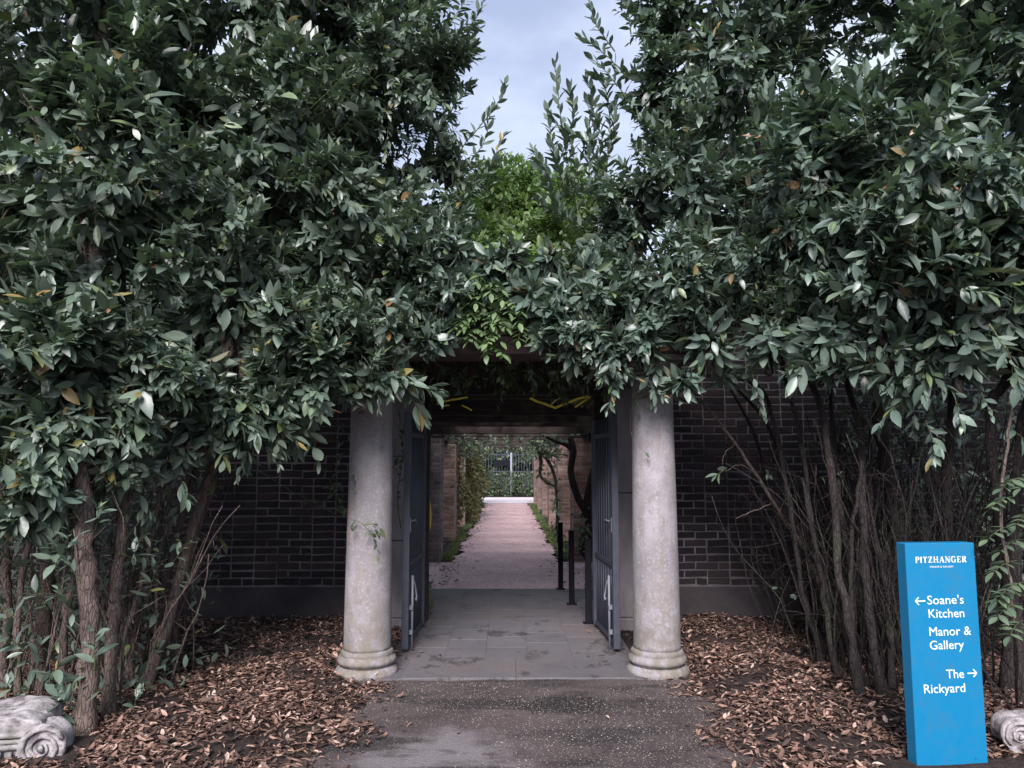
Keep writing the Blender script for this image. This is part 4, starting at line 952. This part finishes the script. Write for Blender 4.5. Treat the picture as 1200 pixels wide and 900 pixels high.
# stems under the head beam, golden sunlight put into their colour
t = thing('sun_painted_stem', 'jagged stems coloured as sunlit gold under the beam at upper right of the gateway', 'stem', at(650, 470, 7.9))
def sun_gold(t, pxs, Y, r=0.013):
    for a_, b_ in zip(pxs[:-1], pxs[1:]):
        m = MB(); A_, B_ = at(*a_, Y), at(*b_, Y); m.tube([A_, (np.array(A_)+B_)/2 + rng.normal(0, 0.004, 3), B_], [r, r*0.9, r*0.8], 7, jit=0.1); m.build('twig', SUN_YELLOW, t)
sun_gold(t, [(621, 466.5), (637, 473), (652, 478.5)], 7.8); sun_gold(t, [(651, 478), (668, 471), (683, 466), (692, 465.5), (674, 477)], 7.8); sun_gold(t, [(646, 474), (657, 466)], 7.8, 0.006)
t = thing('sun_painted_stem', 'short stems coloured as sunlit gold under the beam above the left gate leaf', 'stem', at(515, 470, 7.9))
sun_gold(t, [(512, 474), (528, 469), (548, 465.5)], 7.8, 0.010); sun_gold(t, [(517, 479), (519, 476), (527, 475)], 7.8, 0.009); sun_gold(t, [(541, 475), (553, 481)], 7.8, 0.009); sun_gold(t, [(499, 478), (504, 484), (502, 492)], 7.75, 0.012)
t = thing('sun_painted_stem', 'curved stem with painted yellow sunlight beside the left gate leaf at mid height', 'stem', at(502, 600, 8.4))
q, rr = smooth_path([at(px, py, 8.4) for px, py in ((500, 575), (503.5, 590), (504.5, 610), (502, 625), (499, 632))], [0.012, 0.006]); m = MB(); m.tube(q, rr, 8); m.build('twig', SUN_YELLOW, t)
# ================================================================== LAUREL SHRUBS
def stem_path(m, pts, r0, r1, wob=0.006, n=9):
    q, rr = smooth_path(pts, [r0, r1], 6, wob); rr = [r_*(1 + 0.09*math.sin(i*1.7) + (0.16 if rng.random() < 0.12 else 0) + (0.5*(1-i/3) if i < 3 and r0 > 0.015 and n == 9 else 0)) for i, r_ in enumerate(rr)]
    m.tube(q, rr, n, jit=0.05); return q
def laurel(label, blobs, stems, mat, bark, group, dens=40, extra=None, leafL=(0.10, 0.145), single=300, **kw):
    """blobs: (px, py, Y, r) ; stems: lists of ((px,py) points, depth start, depth end, r0, r1)"""
    b0 = stems[0]; p0 = ground(*b0[0][0], 0.03)
    t = thing('laurel_shrub', label, 'shrub', (p0[0], p0[1], 0), group); LV = Leaves(); tw = []
    W = [(*at(px, py, Y), r) for (px, py, Y, r) in blobs]
    for (pts, Y1, r0, r1, *tgt) in stems:
        g = ground(*pts[0], 0.03); Y0 = g[1]; n = len(pts)
        P = [at(px, py, Y0 + (Y1-Y0)*i/(n-1)) for i, (px, py) in enumerate(pts)]; P[0] = g - UP*0.06; r0 = r0*0.92
        if tgt:
            c = np.array(W[tgt[0]][:3]); mid = (P[-1]+c)/2 + rng.normal(0, 0.08, 3); P += [mid, c]
        m = MB(); stem_path(m, P, r0, r1); m.build('stem', bark, t)
    # limbs fanning into each lobe
    for (x, y, z, r) in W:
        for k in range(5):
            d = norm(rng.normal(size=3) + UP*0.6); c = np.array((x, y, z)); m = MB()
            stem_path(m, [c - UP*r*0.9, c - UP*r*0.2 + d*r*0.1, c + d*r*0.45, c + d*r*0.9], 0.018, 0.006, 0.01, 6); m.build('branch', bark, t)
    blob_sprigs(LV, tw, W, dens, leafL=leafL, **kw)
    n = [int(1300*w_[3]**2)+40 for w_ in W]; c = np.repeat(np.array([w_[:3] for w_ in W]), n, 0); r = np.repeat(np.array([w_[3] for w_ in W]), n)[:, None]; k = len(c)
    d = norm(rng.normal(size=(k, 3))); core = Leaves(); core.add(c + d*r*rng.random((k, 1))**0.5*0.58, d + rng.normal(0, 0.8, (k, 3)) - UP*0.3, d + rng.normal(0, 0.5, (k, 3)), rng.uniform(0.11, 0.16, k))
    P, A = core.arrays(); emit('inner_foliage', P, A, LP, mat, t)
    if extra: extra(LV, tw, t)
    P, A = LV.arrays()
    ok = P[:, 2] > 0.03
    foliage(t, P[ok], A[ok], LP, mat, single)
    emit_twigs(tw, GTWIG, t)
    return t, LV
def shoot(LV, t, pts, Y0, Y1, n, r=0.006, leafL=(0.09, 0.13), t0=0.2, bark=None):
    P = [at(px, py, Y0 + (Y1-Y0)*i/(len(pts)-1)) for i, (px, py) in enumerate(pts)]
    m = MB(); q = stem_path(m, P, r, r*0.35, 0.003, 6); m.build('shoot', bark or GTWIG, t); branch_leaves(LV, q, n, leafL, t0)
def thicket(t, n, fx, mat, seed=1, r=(0.003, 0.008), H=(0.9, 1.9), lean=0.25, knob=True, join=40):
    """bare thin stems: the thickest are parts of their own, the finest joined"""
    rest = MB()
    for k in range(n):
        x, y = fx(); z = 0.02; d = norm(np.array((rng.normal(0, lean), rng.normal(0, lean*0.6), 1.0))); h = rng.uniform(*H); r0 = rng.uniform(*r); P = [np.array((x, y, z))]
        st = 0.14
        for j in range(int(h/st)):
            d = norm(d + rng.normal(0, 0.13, 3) + UP*0.04); P.append(P[-1] + d*st)
        rr = np.linspace(r0, r0*0.45, len(P))
        tgt = MB() if k < join else rest
        tgt.tube(P, list(rr), 5, jit=0.1)
        for j in range(3, len(P)-1):
            if rng.random() < 0.6:
                e = norm(d + rng.normal(0, 0.8, 3)); q = [P[j]]
                for _ in range(rng.integers(2, 5)): e = norm(e + rng.normal(0, 0.25, 3)); q.append(q[-1] + e*rng.uniform(0.05, 0.12))
                tgt.tube(q, list(np.linspace(rr[j]*0.6, 0.0012, len(q))), 4)
        if k < join: tgt.build('bare_stem', mat, t)
    if n > join: rest.build('fine_stems', mat, t, 'stuff')

# ---- left group
def clutter(t, fx, n, mat, L=(0.06, 0.11)):
    p = fx(n); C = Leaves(); C.add(p, rng.normal(size=(n, 3)) - UP*0.3, UP + rng.normal(0, 0.6, (n, 3)), rng.uniform(*L, n)); P, A = C.arrays(); emit('low_foliage', P, A, LP, mat, t)
def extra_L1(LV, tw, t):
    # basal shoots among the stems
    for (px, py, Y) in ((110, 270+330, 4.35), (100, 585, 4.3), (20, 800, 4.4), (75, 780, 4.35), (120, 790, 4.4), (105, 760, 4.3), (60, 690, 4.5), (200, 640, 5.0), (85, 640, 4.3), (65, 480+170, 4.4), (150, 820-10, 4.6), (100, 660, 4.2), (30, 740, 4.4), (110, 815, 4.35), (60, 820, 4.3), (10, 700, 4.2), (95, 700, 4.25), (150, 645, 4.7), (170, 680, 4.9), (15, 600, 4.3), (25, 640, 4.5)):
        b = at(px + rng.normal(0, 6), py + 25, Y)[None]; sprigs(LV, b, np.array([(rng.normal(0, 0.4), -0.4, 1.0)]), np.array([rng.uniform(0.16, 0.3)]), 9, (0.08, 0.135), twigs=tw)
    thicket(t, 60, lambda: (rng.uniform(-3.6, -2.3), rng.uniform(4.6, 5.8)), BARK, lean=0.13, r=(0.004, 0.011), join=40)
    clutter(t, lambda n: np.stack([rng.uniform(-5.5, -2.95, n), rng.uniform(5.6, 6.9, n), rng.uniform(0.1, 2.0, n)], 1), 3800, LAUREL)
    clutter(t, lambda n: np.stack([rng.uniform(-3.2, -2.3, n), rng.uniform(4.6, 5.4, n), rng.random(n)**1.4*1.5+0.05], 1), 380, LAUREL)
LG = 'laurel shrubs flanking the gateway'
laurel('tall dark laurel at far left, brown trunks rising from the litter by the carved stone',
    [(-110, 60, 4.9, 1.05), (-60, 360, 4.6, 0.85), (110, 230, 4.75, 0.80), (120, -20, 5.3, 1.0), (70, 440, 4.55, 0.55), (165, 400, 4.8, 0.45), (200, 120, 5.1, 0.55), (-30, 510, 4.5, 0.40), (100, 490, 4.7, 0.32), (40, 545, 4.4, 0.20), (140, 545, 4.6, 0.16), (0, 600, 4.3, 0.18), (215, 525, 4.9, 0.15)],
    [([(97, 865), (105, 760), (102, 660), (100, 600), (96, 520)], 4.5, 0.058, 0.045, 2), ([(125, 845), (134, 740), (136, 680), (146, 590), (150, 530)], 4.9, 0.040, 0.030, 3), ([(45, 812), (51, 720), (60, 640), (62, 540)], 4.7, 0.058, 0.04, 1),
     ([(72, 830), (76, 740), (90, 650), (85, 540)], 4.8, 0.026, 0.02, 4), ([(2, 820), (10, 720), (6, 620), (12, 530)], 4.6, 0.03, 0.02, 0), ([(20, 830), (24, 700), (40, 600), (30, 520)], 4.7, 0.022, 0.015, 1)],
    LAUREL, BARK, LG, extra=extra_L1, dens=50, leafL=(0.115, 0.175), K=13)
def extra_L2(LV, tw, t):
    thicket(t, 16, lambda: (rng.uniform(-2.7, -2.25), rng.uniform(5.2, 5.8)), BARK, lean=0.12, r=(0.005, 0.011), join=16)
    clutter(t, lambda n: np.stack([rng.uniform(-2.75, -2.1, n), rng.uniform(5.0, 5.8, n), rng.random(n)*1.5+0.1], 1), 260, LAUREL)
    for (px, py, Y) in ((205, 760, 5.3), (190, 790, 5.2), (235, 600, 5.5), (180, 640, 5.1), (160, 620, 5.0), (185, 655, 5.1)):
        b = at(px, py + 20, Y)[None]; sprigs(LV, b, np.array([(rng.normal(0, 0.4), -0.4, 1.0)]), np.array([0.2]), 8, (0.07, 0.11), twigs=tw)
    shoot(LV, t, [(250, 470), (262, 500), (262, 540)], 5.0, 4.9, 12, t0=0.3)
    shoot(LV, t, [(300, 470), (318, 500), (330, 528)], 5.1, 5.0, 12)
laurel('dark laurel in front of the left brick wall, its slim leaning stems on the right',
    [(300, 170, 5.3, 0.70), (270, 340, 5.0, 0.55), (320, -60, 5.7, 0.9), (385, 280, 5.4, 0.5), (330, 415, 5.15, 0.42), (225, 440, 4.9, 0.40), (420, 400, 5.3, 0.36), (465, 440, 5.25, 0.17), (360, 440, 5.0, 0.25), (425, 455, 5.15, 0.17), (305, 480, 5.05, 0.20), (240, 500, 4.95, 0.2)],
    [([(170, 806), (205, 700), (228, 610), (247, 550), (262, 520)], 5.4, 0.042, 0.03, 1), ([(178, 800), (190, 720), (205, 640), (222, 570), (230, 520)], 5.5, 0.030, 0.02, 5), ([(148, 800), (160, 730), (162, 670), (190, 580), (195, 510)], 5.3, 0.024, 0.016, 5),
     ([(186, 790), (214, 690), (236, 610), (258, 540)], 5.7, 0.020, 0.014, 0), ([(160, 800), (152, 720), (158, 640), (178, 540)], 5.2, 0.018, 0.012, 0), ([(186, 800), (200, 730), (222, 650), (232, 590), (252, 540)], 5.3, 0.020, 0.013), ([(140, 815), (146, 750), (172, 660), (190, 560)], 5.0, 0.018, 0.012), ([(166, 806), (182, 740), (184, 660), (212, 580), (228, 530)], 5.2, 0.016, 0.010)],
    LAUREL, BARK, LG, extra=extra_L2, leafL=(0.105, 0.16), dens=50, bump=0.28)
def extra_L3(LV, tw, t):
    for pts in ([(520, 200), (560, 150), (585, 118), (592, 95)], [(530, 220), (565, 170), (575, 130)], [(520, 60), (552, 30), (570, -5)], [(500, 90), (540, 70), (552, 45)], [(510, 160), (535, 120), (552, 100)], [(530, 240), (570, 200), (590, 160)], [(525, 260), (560, 215), (583, 190)]):
        shoot(LV, t, pts, 6.0, 6.0, 24, t0=0.15, leafL=(0.08, 0.12))
laurel('tall laurel rising behind the left column to the edge of the sky',
    [(455, 90, 5.9, 0.62), (480, -40, 6.2, 0.55), (470, 240, 5.9, 0.48), (465, 350, 5.6, 0.34), (400, 10, 6.3, 0.7), (525, 195, 6.1, 0.20), (515, 300, 5.8, 0.24), (500, 380, 5.45, 0.16), (510, 90, 6.1, 0.22), (400, 180, 6.2, 0.6), (410, 330, 6.0, 0.5)],
    [([(128, 770), (140, 640), (160, 520)], 6.4, 0.05, 0.04, 9), ([(100, 765), (110, 600), (140, 500)], 6.6, 0.04, 0.03, 2)],
    LAUREL, BARK_D, LG, extra=extra_L3, dens=60, leafL=(0.085, 0.125), bump=0.28)
# ---- right group
def extra_R1(LV, tw, t):
    shoot(LV, t, [(1020, 170), (1010, 130), (1000, 90)], 4.2, 4.1, 14); shoot(LV, t, [(1160, 380), (1185, 420), (1195, 455)], 4.0, 3.9, 14)
    thicket(t, 60, lambda: (rng.uniform(2.6, 4.2), rng.uniform(4.6, 6.4)), BARK_D, lean=0.28, r=(0.003, 0.009), H=(1.2, 2.1), join=40)
    clutter(t, lambda n: np.stack([rng.uniform(3.1, 6.2, n), rng.uniform(6.2, 7.3, n), rng.uniform(0.2, 2.6, n)], 1), 4200, LAUREL_R)
    thicket(t, 90, lambda: (rng.uniform(2.9, 4.6), rng.uniform(5.6, 7.0)), BARK_D, lean=0.3, r=(0.003, 0.007), H=(1.2, 2.2), join=0)
    for (px, py, Y) in ((1085, 495, 4.4), (1100, 515, 4.3), (1120, 470, 4.3), (1180, 500, 4.1), (1150, 460, 4.2), (1195, 440, 4.0)):
        sprigs(LV, at(px, py, Y)[None], np.array([(rng.normal(0, 0.5), -0.4, -0.3)]), np.array([0.22]), 8, (0.07, 0.11), twigs=tw)
laurel('massive laurel at far right, overhanging the blue sign',
    [(1290, 80, 4.8, 1.05), (1080, 190, 4.75, 0.75), (1190, 330, 4.55, 0.60), (1150, -40, 5.2, 1.0), (1030, 330, 4.7, 0.46), (1120, 395, 4.6, 0.40), (1260, 440, 4.4, 0.45), (975, 395, 4.8, 0.30), (950, 210, 5.0, 0.55), (1040, 400, 4.75, 0.25)],
    [([(1180, 812), (1178, 700), (1170, 600), (1160, 480)], 4.9, 0.04, 0.03, 2), ([(1197, 835), (1192, 700), (1190, 600), (1200, 480)], 4.7, 0.035, 0.025, 6), ([(1062, 770), (1050, 650), (1040, 560), (1030, 450)], 5.3, 0.052, 0.04, 1), ([(1140, 800), (1120, 680), (1110, 560)], 5.4, 0.04, 0.03, 3)],
    LAUREL_R, BARK_D, LG, extra=extra_R1, dens=50, leafL=(0.115, 0.175), K=13)
def extra_R2(LV, tw, t):
    thicket(t, 270, lambda: (rng.normal(2.78, 0.24), rng.uniform(5.1, 6.9)), BARK_D, lean=0.23, r=(0.003, 0.009), H=(1.1, 2.2), join=60)
    # arching limb that leans left across the wall
    P = [at(975, 745, 6.3), at(950, 660, 6.2), at(903, 583, 6.0), at(862, 520, 5.9), at(822, 470, 5.8)]
    m = MB(); q = stem_path(m, P, 0.020, 0.009, 0.004); m.build('leaning_limb', BARK, t)
    for a_, b_, c_ in (((890, 560), (870, 545), (850, 552)), ((905, 590), (880, 600), (862, 608)), ((930, 625), (915, 600), (925, 575)), ((862, 520), (850, 530), (846, 545))):
        m = MB(); stem_path(m, [at(*a_, 6.0), at(*b_, 5.9), at(*c_, 5.85)], 0.006, 0.002, 0.003, 5); m.build('twig', BARK, t)
    sprigs(LV, at(852, 548, 5.85)[None], np.array([(-0.6, -0.3, -0.3)]), np.array([0.12]), 5, (0.07, 0.10), twigs=tw)
    for (px, py, Y) in ((915, 690, 6.3), (935, 700, 6.2), (905, 560, 6.0), (960, 560, 5.6), (985, 520, 5.4), (940, 725, 6.2), (955, 715, 6.1)):
        sprigs(LV, at(px, py, Y)[None], np.array([(rng.normal(0, 0.5), -0.4, 0.2)]), np.array([0.14]), 5, (0.06, 0.09), twigs=tw)
    for pts in ([(720, 60), (700, 30), (692, 8)], [(735, 90), (705, 60), (683, 45)], [(740, 40), (735, 10), (728, -20)], [(745, 130), (715, 90), (695, 70)]):
        shoot(LV, t, pts, 5.9, 5.9, 20, t0=0.1, leafL=(0.08, 0.115))
laurel('dark laurel right of the right column above a thicket of thin bare stems',
    [(860, 60, 5.6, 0.62), (810, 220, 5.5, 0.50), (890, 310, 5.2, 0.42), (790, 340, 5.4, 0.36), (930, -60, 5.8, 0.9), (768, 110, 5.9, 0.36), (755, 395, 5.35, 0.24), (830, 400, 5.3, 0.28), (720, 425, 5.35, 0.11), (900, 400, 5.1, 0.26), (960, 420, 5.1, 0.2), (775, 20, 5.9, 0.28), (800, 448, 5.35, 0.13), (750, 235, 5.7, 0.26)],
    [([(1010, 820), (985, 680), (974, 560), (960, 470)], 5.3, 0.030, 0.02, 2), ([(1036, 822), (1016, 700), (1010, 600), (1000, 470)], 5.4, 0.032, 0.02, 0), ([(985, 800), (965, 700), (950, 600), (930, 480)], 5.6, 0.022, 0.014, 1), ([(1000, 800), (1000, 690), (985, 600), (975, 480)], 5.6, 0.024, 0.014, 4), ([(1045, 815), (1040, 700), (1020, 600), (1020, 500)], 5.7, 0.022, 0.014), ([(1020, 812), (1000, 740), (998, 640), (1010, 540)], 5.2, 0.018, 0.012), ([(992, 790), (978, 730), (958, 650), (940, 560)], 5.4, 0.018, 0.010), ([(968, 785), (940, 690), (925, 590), (900, 470)], 5.7, 0.022, 0.014, 7), ([(1022, 800), (1030, 700), (1050, 600)], 5.6, 0.025, 0.018)],
    LAUREL_R, BARK_D, LG, extra=extra_R2, dens=60, leafL=(0.09, 0.13), bump=0.28)
def extra_R3(LV, tw, t):
    for pts in ([(690, 250), (676, 200), (668, 165), (648, 140)], [(705, 240), (700, 200), (690, 170), (668, 155)], [(680, 270), (650, 235), (640, 200), (625, 178)], [(700, 200), (705, 160), (690, 120)], [(712, 180), (715, 140), (708, 100), (695, 88)], [(680, 230), (660, 215), (645, 165)], [(680, 260), (665, 190), (655, 120), (650, 75)], [(675, 240), (650, 180), (642, 130)], [(700, 250), (690, 190), (700, 140)], [(672, 215), (690, 150), (695, 115), (688, 95)], [(660, 260), (640, 215), (630, 190)], [(655, 190), (672, 140), (668, 105)], [(690, 270), (655, 250), (632, 235)], [(700, 230), (716, 170), (722, 120)]):
        shoot(LV, t, pts, 6.1, 6.0, 34, t0=0.05, leafL=(0.085, 0.125))
laurel('loose laurel reaching across the gateway with upright shoots against the sky',
    [(720, 290, 6.1, 0.40), (655, 338, 6.1, 0.20), (705, 370, 5.7, 0.25), (610, 345, 6.0, 0.14), (655, 365, 5.75, 0.15), (745, 255, 6.1, 0.25), (555, 325, 5.45, 0.14), (610, 325, 5.5, 0.14), (662, 340, 5.4, 0.16), (690, 350, 5.35, 0.20), (500, 290, 5.5, 0.22), (740, 330, 5.4, 0.26), (640, 372, 5.35, 0.10), (532, 290, 5.8, 0.20), (520, 335, 5.4, 0.15), (500, 400, 5.35, 0.10), (560, 345, 5.5, 0.11), (600, 300, 5.45, 0.13), (645, 305, 5.45, 0.13), (690, 320, 5.4, 0.14), (622, 342, 5.38, 0.12), (660, 362, 5.35, 0.11), (575, 308, 5.45, 0.11), (535, 295, 5.45, 0.14), (505, 320, 5.4, 0.13), (530, 355, 5.4, 0.08), (480, 360, 5.35, 0.14), (640, 395, 5.4, 0.10), (675, 410, 5.4, 0.09), (515, 395, 5.4, 0.09), (620, 350, 5.35, 0.13), (670, 385, 5.3, 0.11), (720, 400, 5.3, 0.15), (600, 340, 5.45, 0.12), (700, 395, 5.35, 0.12)],
    [([(965, 770), (930, 640), (900, 500)], 6.6, 0.02, 0.014, 0), ([(975, 775), (925, 660), (880, 500)], 6.7, 0.018, 0.012, 5)],
    LAUREL_R, BARK_D, LG, extra=extra_R3, dens=70, leafL=(0.075, 0.115), bump=0.3, L=(0.2, 0.36))
leafmass('garden_tree', 'dark tree crown filling the gaps behind the left laurels', 'tree', [(-4.6, 9.6, 4.6, (1.7, 1.0, 2.6)), (-2.9, 9.4, 4.8, (1.3, 0.9, 2.6)), (-6.8, 9.6, 4.4, (1.6, 0.9, 2.4)), (-2.2, 9.3, 3.2, (0.9, 0.8, 1.1))], 22000, LAUREL, (0.13, 0.22), stems=[([(-4.4, 9.6, 0), (-4.3, 9.6, 2), (-4.5, 9.6, 4.5)], 0.12, 0.06, BARK_D)], hollow=0.0)
leafmass('garden_tree', 'dark tree crown filling the gaps behind the right laurels', 'tree', [(4.9, 9.6, 4.6, (1.7, 1.0, 2.6)), (3.2, 9.4, 4.8, (1.3, 0.9, 2.6)), (7.0, 9.6, 4.4, (1.6, 0.9, 2.4)), (2.3, 9.3, 3.2, (0.9, 0.8, 1.1))], 22000, LAUREL_R, (0.13, 0.22), stems=[([(4.7, 9.6, 0), (4.6, 9.6, 2), (4.8, 9.6, 4.5)], 0.12, 0.06, BARK_D)], hollow=0.0)
# ---- wisteria over the gateway
t = thing('wisteria', 'lime green wisteria mounded above the gateway below the sky', 'climber', at(610, 300, 7.6)); LV = Leaves(); tw = []
W = [(*at(620, 270, 8.0), 0.62), (*at(575, 255, 7.8), 0.45), (*at(672, 262, 8.0), 0.50), (*at(600, 208, 8.1), 0.26), (*at(640, 232, 8.3), 0.36), (*at(560, 225, 8.2), 0.36), (*at(680, 235, 8.2), 0.36), (*at(585, 232, 7.8), 0.4), (*at(560, 296, 5.62), 0.12), (*at(600, 300, 5.6), 0.11), (*at(640, 303, 5.6), 0.12), (*at(530, 300, 5.62), 0.10), (*at(600, 290, 6.6), 0.32), (*at(655, 290, 6.6), 0.3), (*at(550, 285, 6.6), 0.3), (*at(545, 290, 7.4), 0.4), (*at(610, 340, 7.2), 0.5)]
blob_sprigs(LV, tw, W, 46, leafL=(0.06, 0.10), L=(0.22, 0.42), K=13, shells=((1.0, 1.0), (0.7, 0.5)))
cw = np.repeat(np.array([w_[:3] for w_ in W]), [int(1500*w_[3]) for w_ in W], 0); rw = np.repeat(np.array([w_[3] for w_ in W]), [int(1500*w_[3]) for w_ in W])[:, None]; k = len(cw); dw = norm(rng.normal(size=(k, 3)))
LV.add(cw + dw*rw*rng.random((k, 1))**0.4*0.95, dw + rng.normal(0, 0.6, (k, 3)) - UP*0.3, UP + rng.normal(0, 0.5, (k, 3)), rng.uniform(0.07, 0.11, k))
P, A = LV.arrays(); foliage(t, P, A, WLP, WIST, 220); emit_twigs(tw, GTWIG, t)
for k in range(4):
    c = at(560+35*k, 300, 7.8); m = MB(); stem_path(m, [c - UP*0.6, c - UP*0.2 + rng.normal(0, 0.1, 3), c + UP*0.2], 0.03, 0.012); m.build('stem', BARK_D, t)
t = thing('wisteria_spray', 'fresh green compound leaves hanging in front of the stone beam', 'climber', at(575, 340, 5.5)); LV = Leaves(); m = MB()
for (px, py) in ((560, 350), (575, 355), (590, 362), (568, 375), (555, 382), (580, 380), (600, 372), (565, 395), (548, 368), (590, 350), (572, 340), (560, 330), (545, 395), (585, 400), (610, 392), (572, 412), (535, 378), (625, 380)):
    for k in range(3):
        pinnate(LV, m, at(px, py - 12, 5.5 + rng.normal(0, 0.05)), (rng.normal(0, 0.7), -0.6, -0.3), rng.uniform(0.14, 0.2), 4, 0.088)
m.tube([at(570, 320, 5.6), at(572, 350, 5.5), at(580, 385, 5.45), at(577, 405, 5.4), at(569, 417, 5.4)], [0.004, 0.004, 0.003, 0.002, 0.001], 5)
m.build('stalks', GTWIG, t); P, A = LV.arrays(); foliage(t, P, A, WLP, SPRAYG, 200, grid=8)
t = thing('wisteria', 'grey green wisteria with compound leaves hanging at the right edge above the sign', 'climber', at(1180, 620, 3.95)); LV = Leaves(); m = MB()
WG = m_leaf('grey_wisteria_leaf', [(0.0, (0.055, 0.090, 0.060)), (0.6, (0.085, 0.135, 0.080)), (1.0, (0.12, 0.18, 0.09))], (0.15, 0.2, 0.13), rough=0.5, transl=0.15)
st_ = [at(1197, 440, 4.0), at(1180, 520, 4.0), at(1172, 600, 3.98), at(1184, 680, 3.97), at(1192, 760, 4.0), ground(1192, 835)]
mm = MB(); stem_path(mm, st_, 0.008, 0.010, 0.004, 6); mm.build('stem', BARK, t)
for (px, py, dx) in ((1180, 715, -1), (1186, 735, -0.8), (1185, 568, -1), (1175, 590, -1), (1190, 600, 0.3), (1172, 625, -1), (1185, 640, -0.4), (1178, 665, -1), (1190, 690, -1), (1190, 705, 0.5), (1195, 560, 0.6), (1190, 650, 0.6), (1200, 610, -0.8), (1180, 700, -1), (1200, 570, -0.6)):
    pinnate(LV, m, at(px + (14 if dx < 0 else 4), py - 8, 3.95 + rng.normal(0, 0.04)), (dx + rng.normal(0, 0.25), -0.35, 0.05), rng.uniform(0.15, 0.21), 4, 0.078)
m.build('stalks', GTWIG, t); P, A = LV.arrays(); foliage(t, P, A, WLP, WG, 200, grid=6)
# ---- dark climber hanging below the beam, and behind the left column
t = thing('hanging_ivy', 'shaded ivy hanging under the stone beam over the gateway', 'climber', (0.0, 6.6, 2.4)); LV = Leaves(); tw = []
n = 190; b = np.stack([rng.uniform(-1.0, 1.1, n), rng.uniform(5.75, 7.3, n), rng.uniform(2.34, 2.60, n)], 1)
sprigs(LV, b, np.stack([rng.normal(0, 0.5, n), rng.normal(-0.2, 0.4, n), rng.normal(-0.5, 0.4, n)], 1), rng.uniform(0.15, 0.30, n), 11, (0.05, 0.09), twigs=tw)
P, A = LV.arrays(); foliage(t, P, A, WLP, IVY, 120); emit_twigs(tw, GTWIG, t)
t = thing('climbing_ivy', 'dark leafy tendrils twining round the left column at mid height', 'climber', at(400, 600, 6.2)); LV = Leaves()
shoot(LV, t, [(385, 560), (398, 588), (412, 606), (432, 612), (450, 622)], 6.1, 5.50, 14, 0.004, (0.06, 0.09), 0.1)
shoot(LV, t, [(398, 500), (412, 515), (418, 540), (414, 570)], 6.0, 5.6, 12, 0.004, (0.05, 0.08), 0.0)
for (px, py, Y) in ((410, 512, 6.0), (405, 530, 6.0), (412, 550, 5.95), (402, 565, 6.0), (392, 590, 6.1), (405, 605, 5.8), (418, 610, 5.6), (436, 616, 5.52), (385, 575, 6.3), (398, 545, 6.2)):
    sprigs(LV, at(px, py, Y)[None], np.array([(rng.normal(0, 0.6), -0.4, -0.2)]), np.array([0.12]), 5, (0.05, 0.085))
shoot(LV, t, [(412, 608), (430, 618), (440, 636), (443, 650)], 5.55, 5.50, 7, 0.003, (0.05, 0.07), 0.3)
shoot(LV, t, [(420, 560), (470, 540), (474, 500)], 6.5, 6.6, 16, 0.005, (0.06, 0.09), 0.2); shoot(LV, t, [(470, 620), (466, 580), (472, 530), (468, 490)], 6.9, 6.9, 16, 0.005, (0.06, 0.09), 0.2)
shoot(LV, t, [(300, 550), (350, 580), (392, 602)], 6.9, 6.2, 10, 0.004, (0.05, 0.08), 0.6)
P, A = LV.arrays(); foliage(t, P, A, LP, IVY, 80, grid=5)
t = thing('bare_tendril', 'thin bare tendril looped down the top of the right column', 'climber', at(745, 480, 5.55)); LV = Leaves()
shoot(LV, t, [(760, 455), (744, 468), (738, 490), (742, 515), (756, 530)], 5.6, 5.58, 4, 0.003, (0.05, 0.07), 0.0, BARK)
shoot(LV, t, [(735, 455), (745, 470), (760, 462), (768, 470)], 5.58, 5.56, 6, 0.003, (0.06, 0.08), 0.2, BARK)
P, A = LV.arrays(); foliage(t, P, A, LP, IVY, 30, grid=4)
t = thing('seedling', 'small bright green seedling in the litter under the bare stems', 'plant', ground(980, 828)); LV = Leaves()
g = ground(980, 830); sprigs(LV, np.array([g, g+(0.03, 0, 0)]), np.array([(0.2, -0.2, 1.0), (-0.3, -0.2, 0.8)]), np.array([0.07, 0.06]), 6, (0.04, 0.06)); P, A = LV.arrays(); foliage(t, P, A, WLP, WIST, 20, grid=1)
# leaves hanging beside the sign edge are part of the wisteria above
print('objects', len(bpy.data.objects), 'tris', sum(len(o.data.polygons) for o in bpy.data.objects if o.type == 'MESH'))
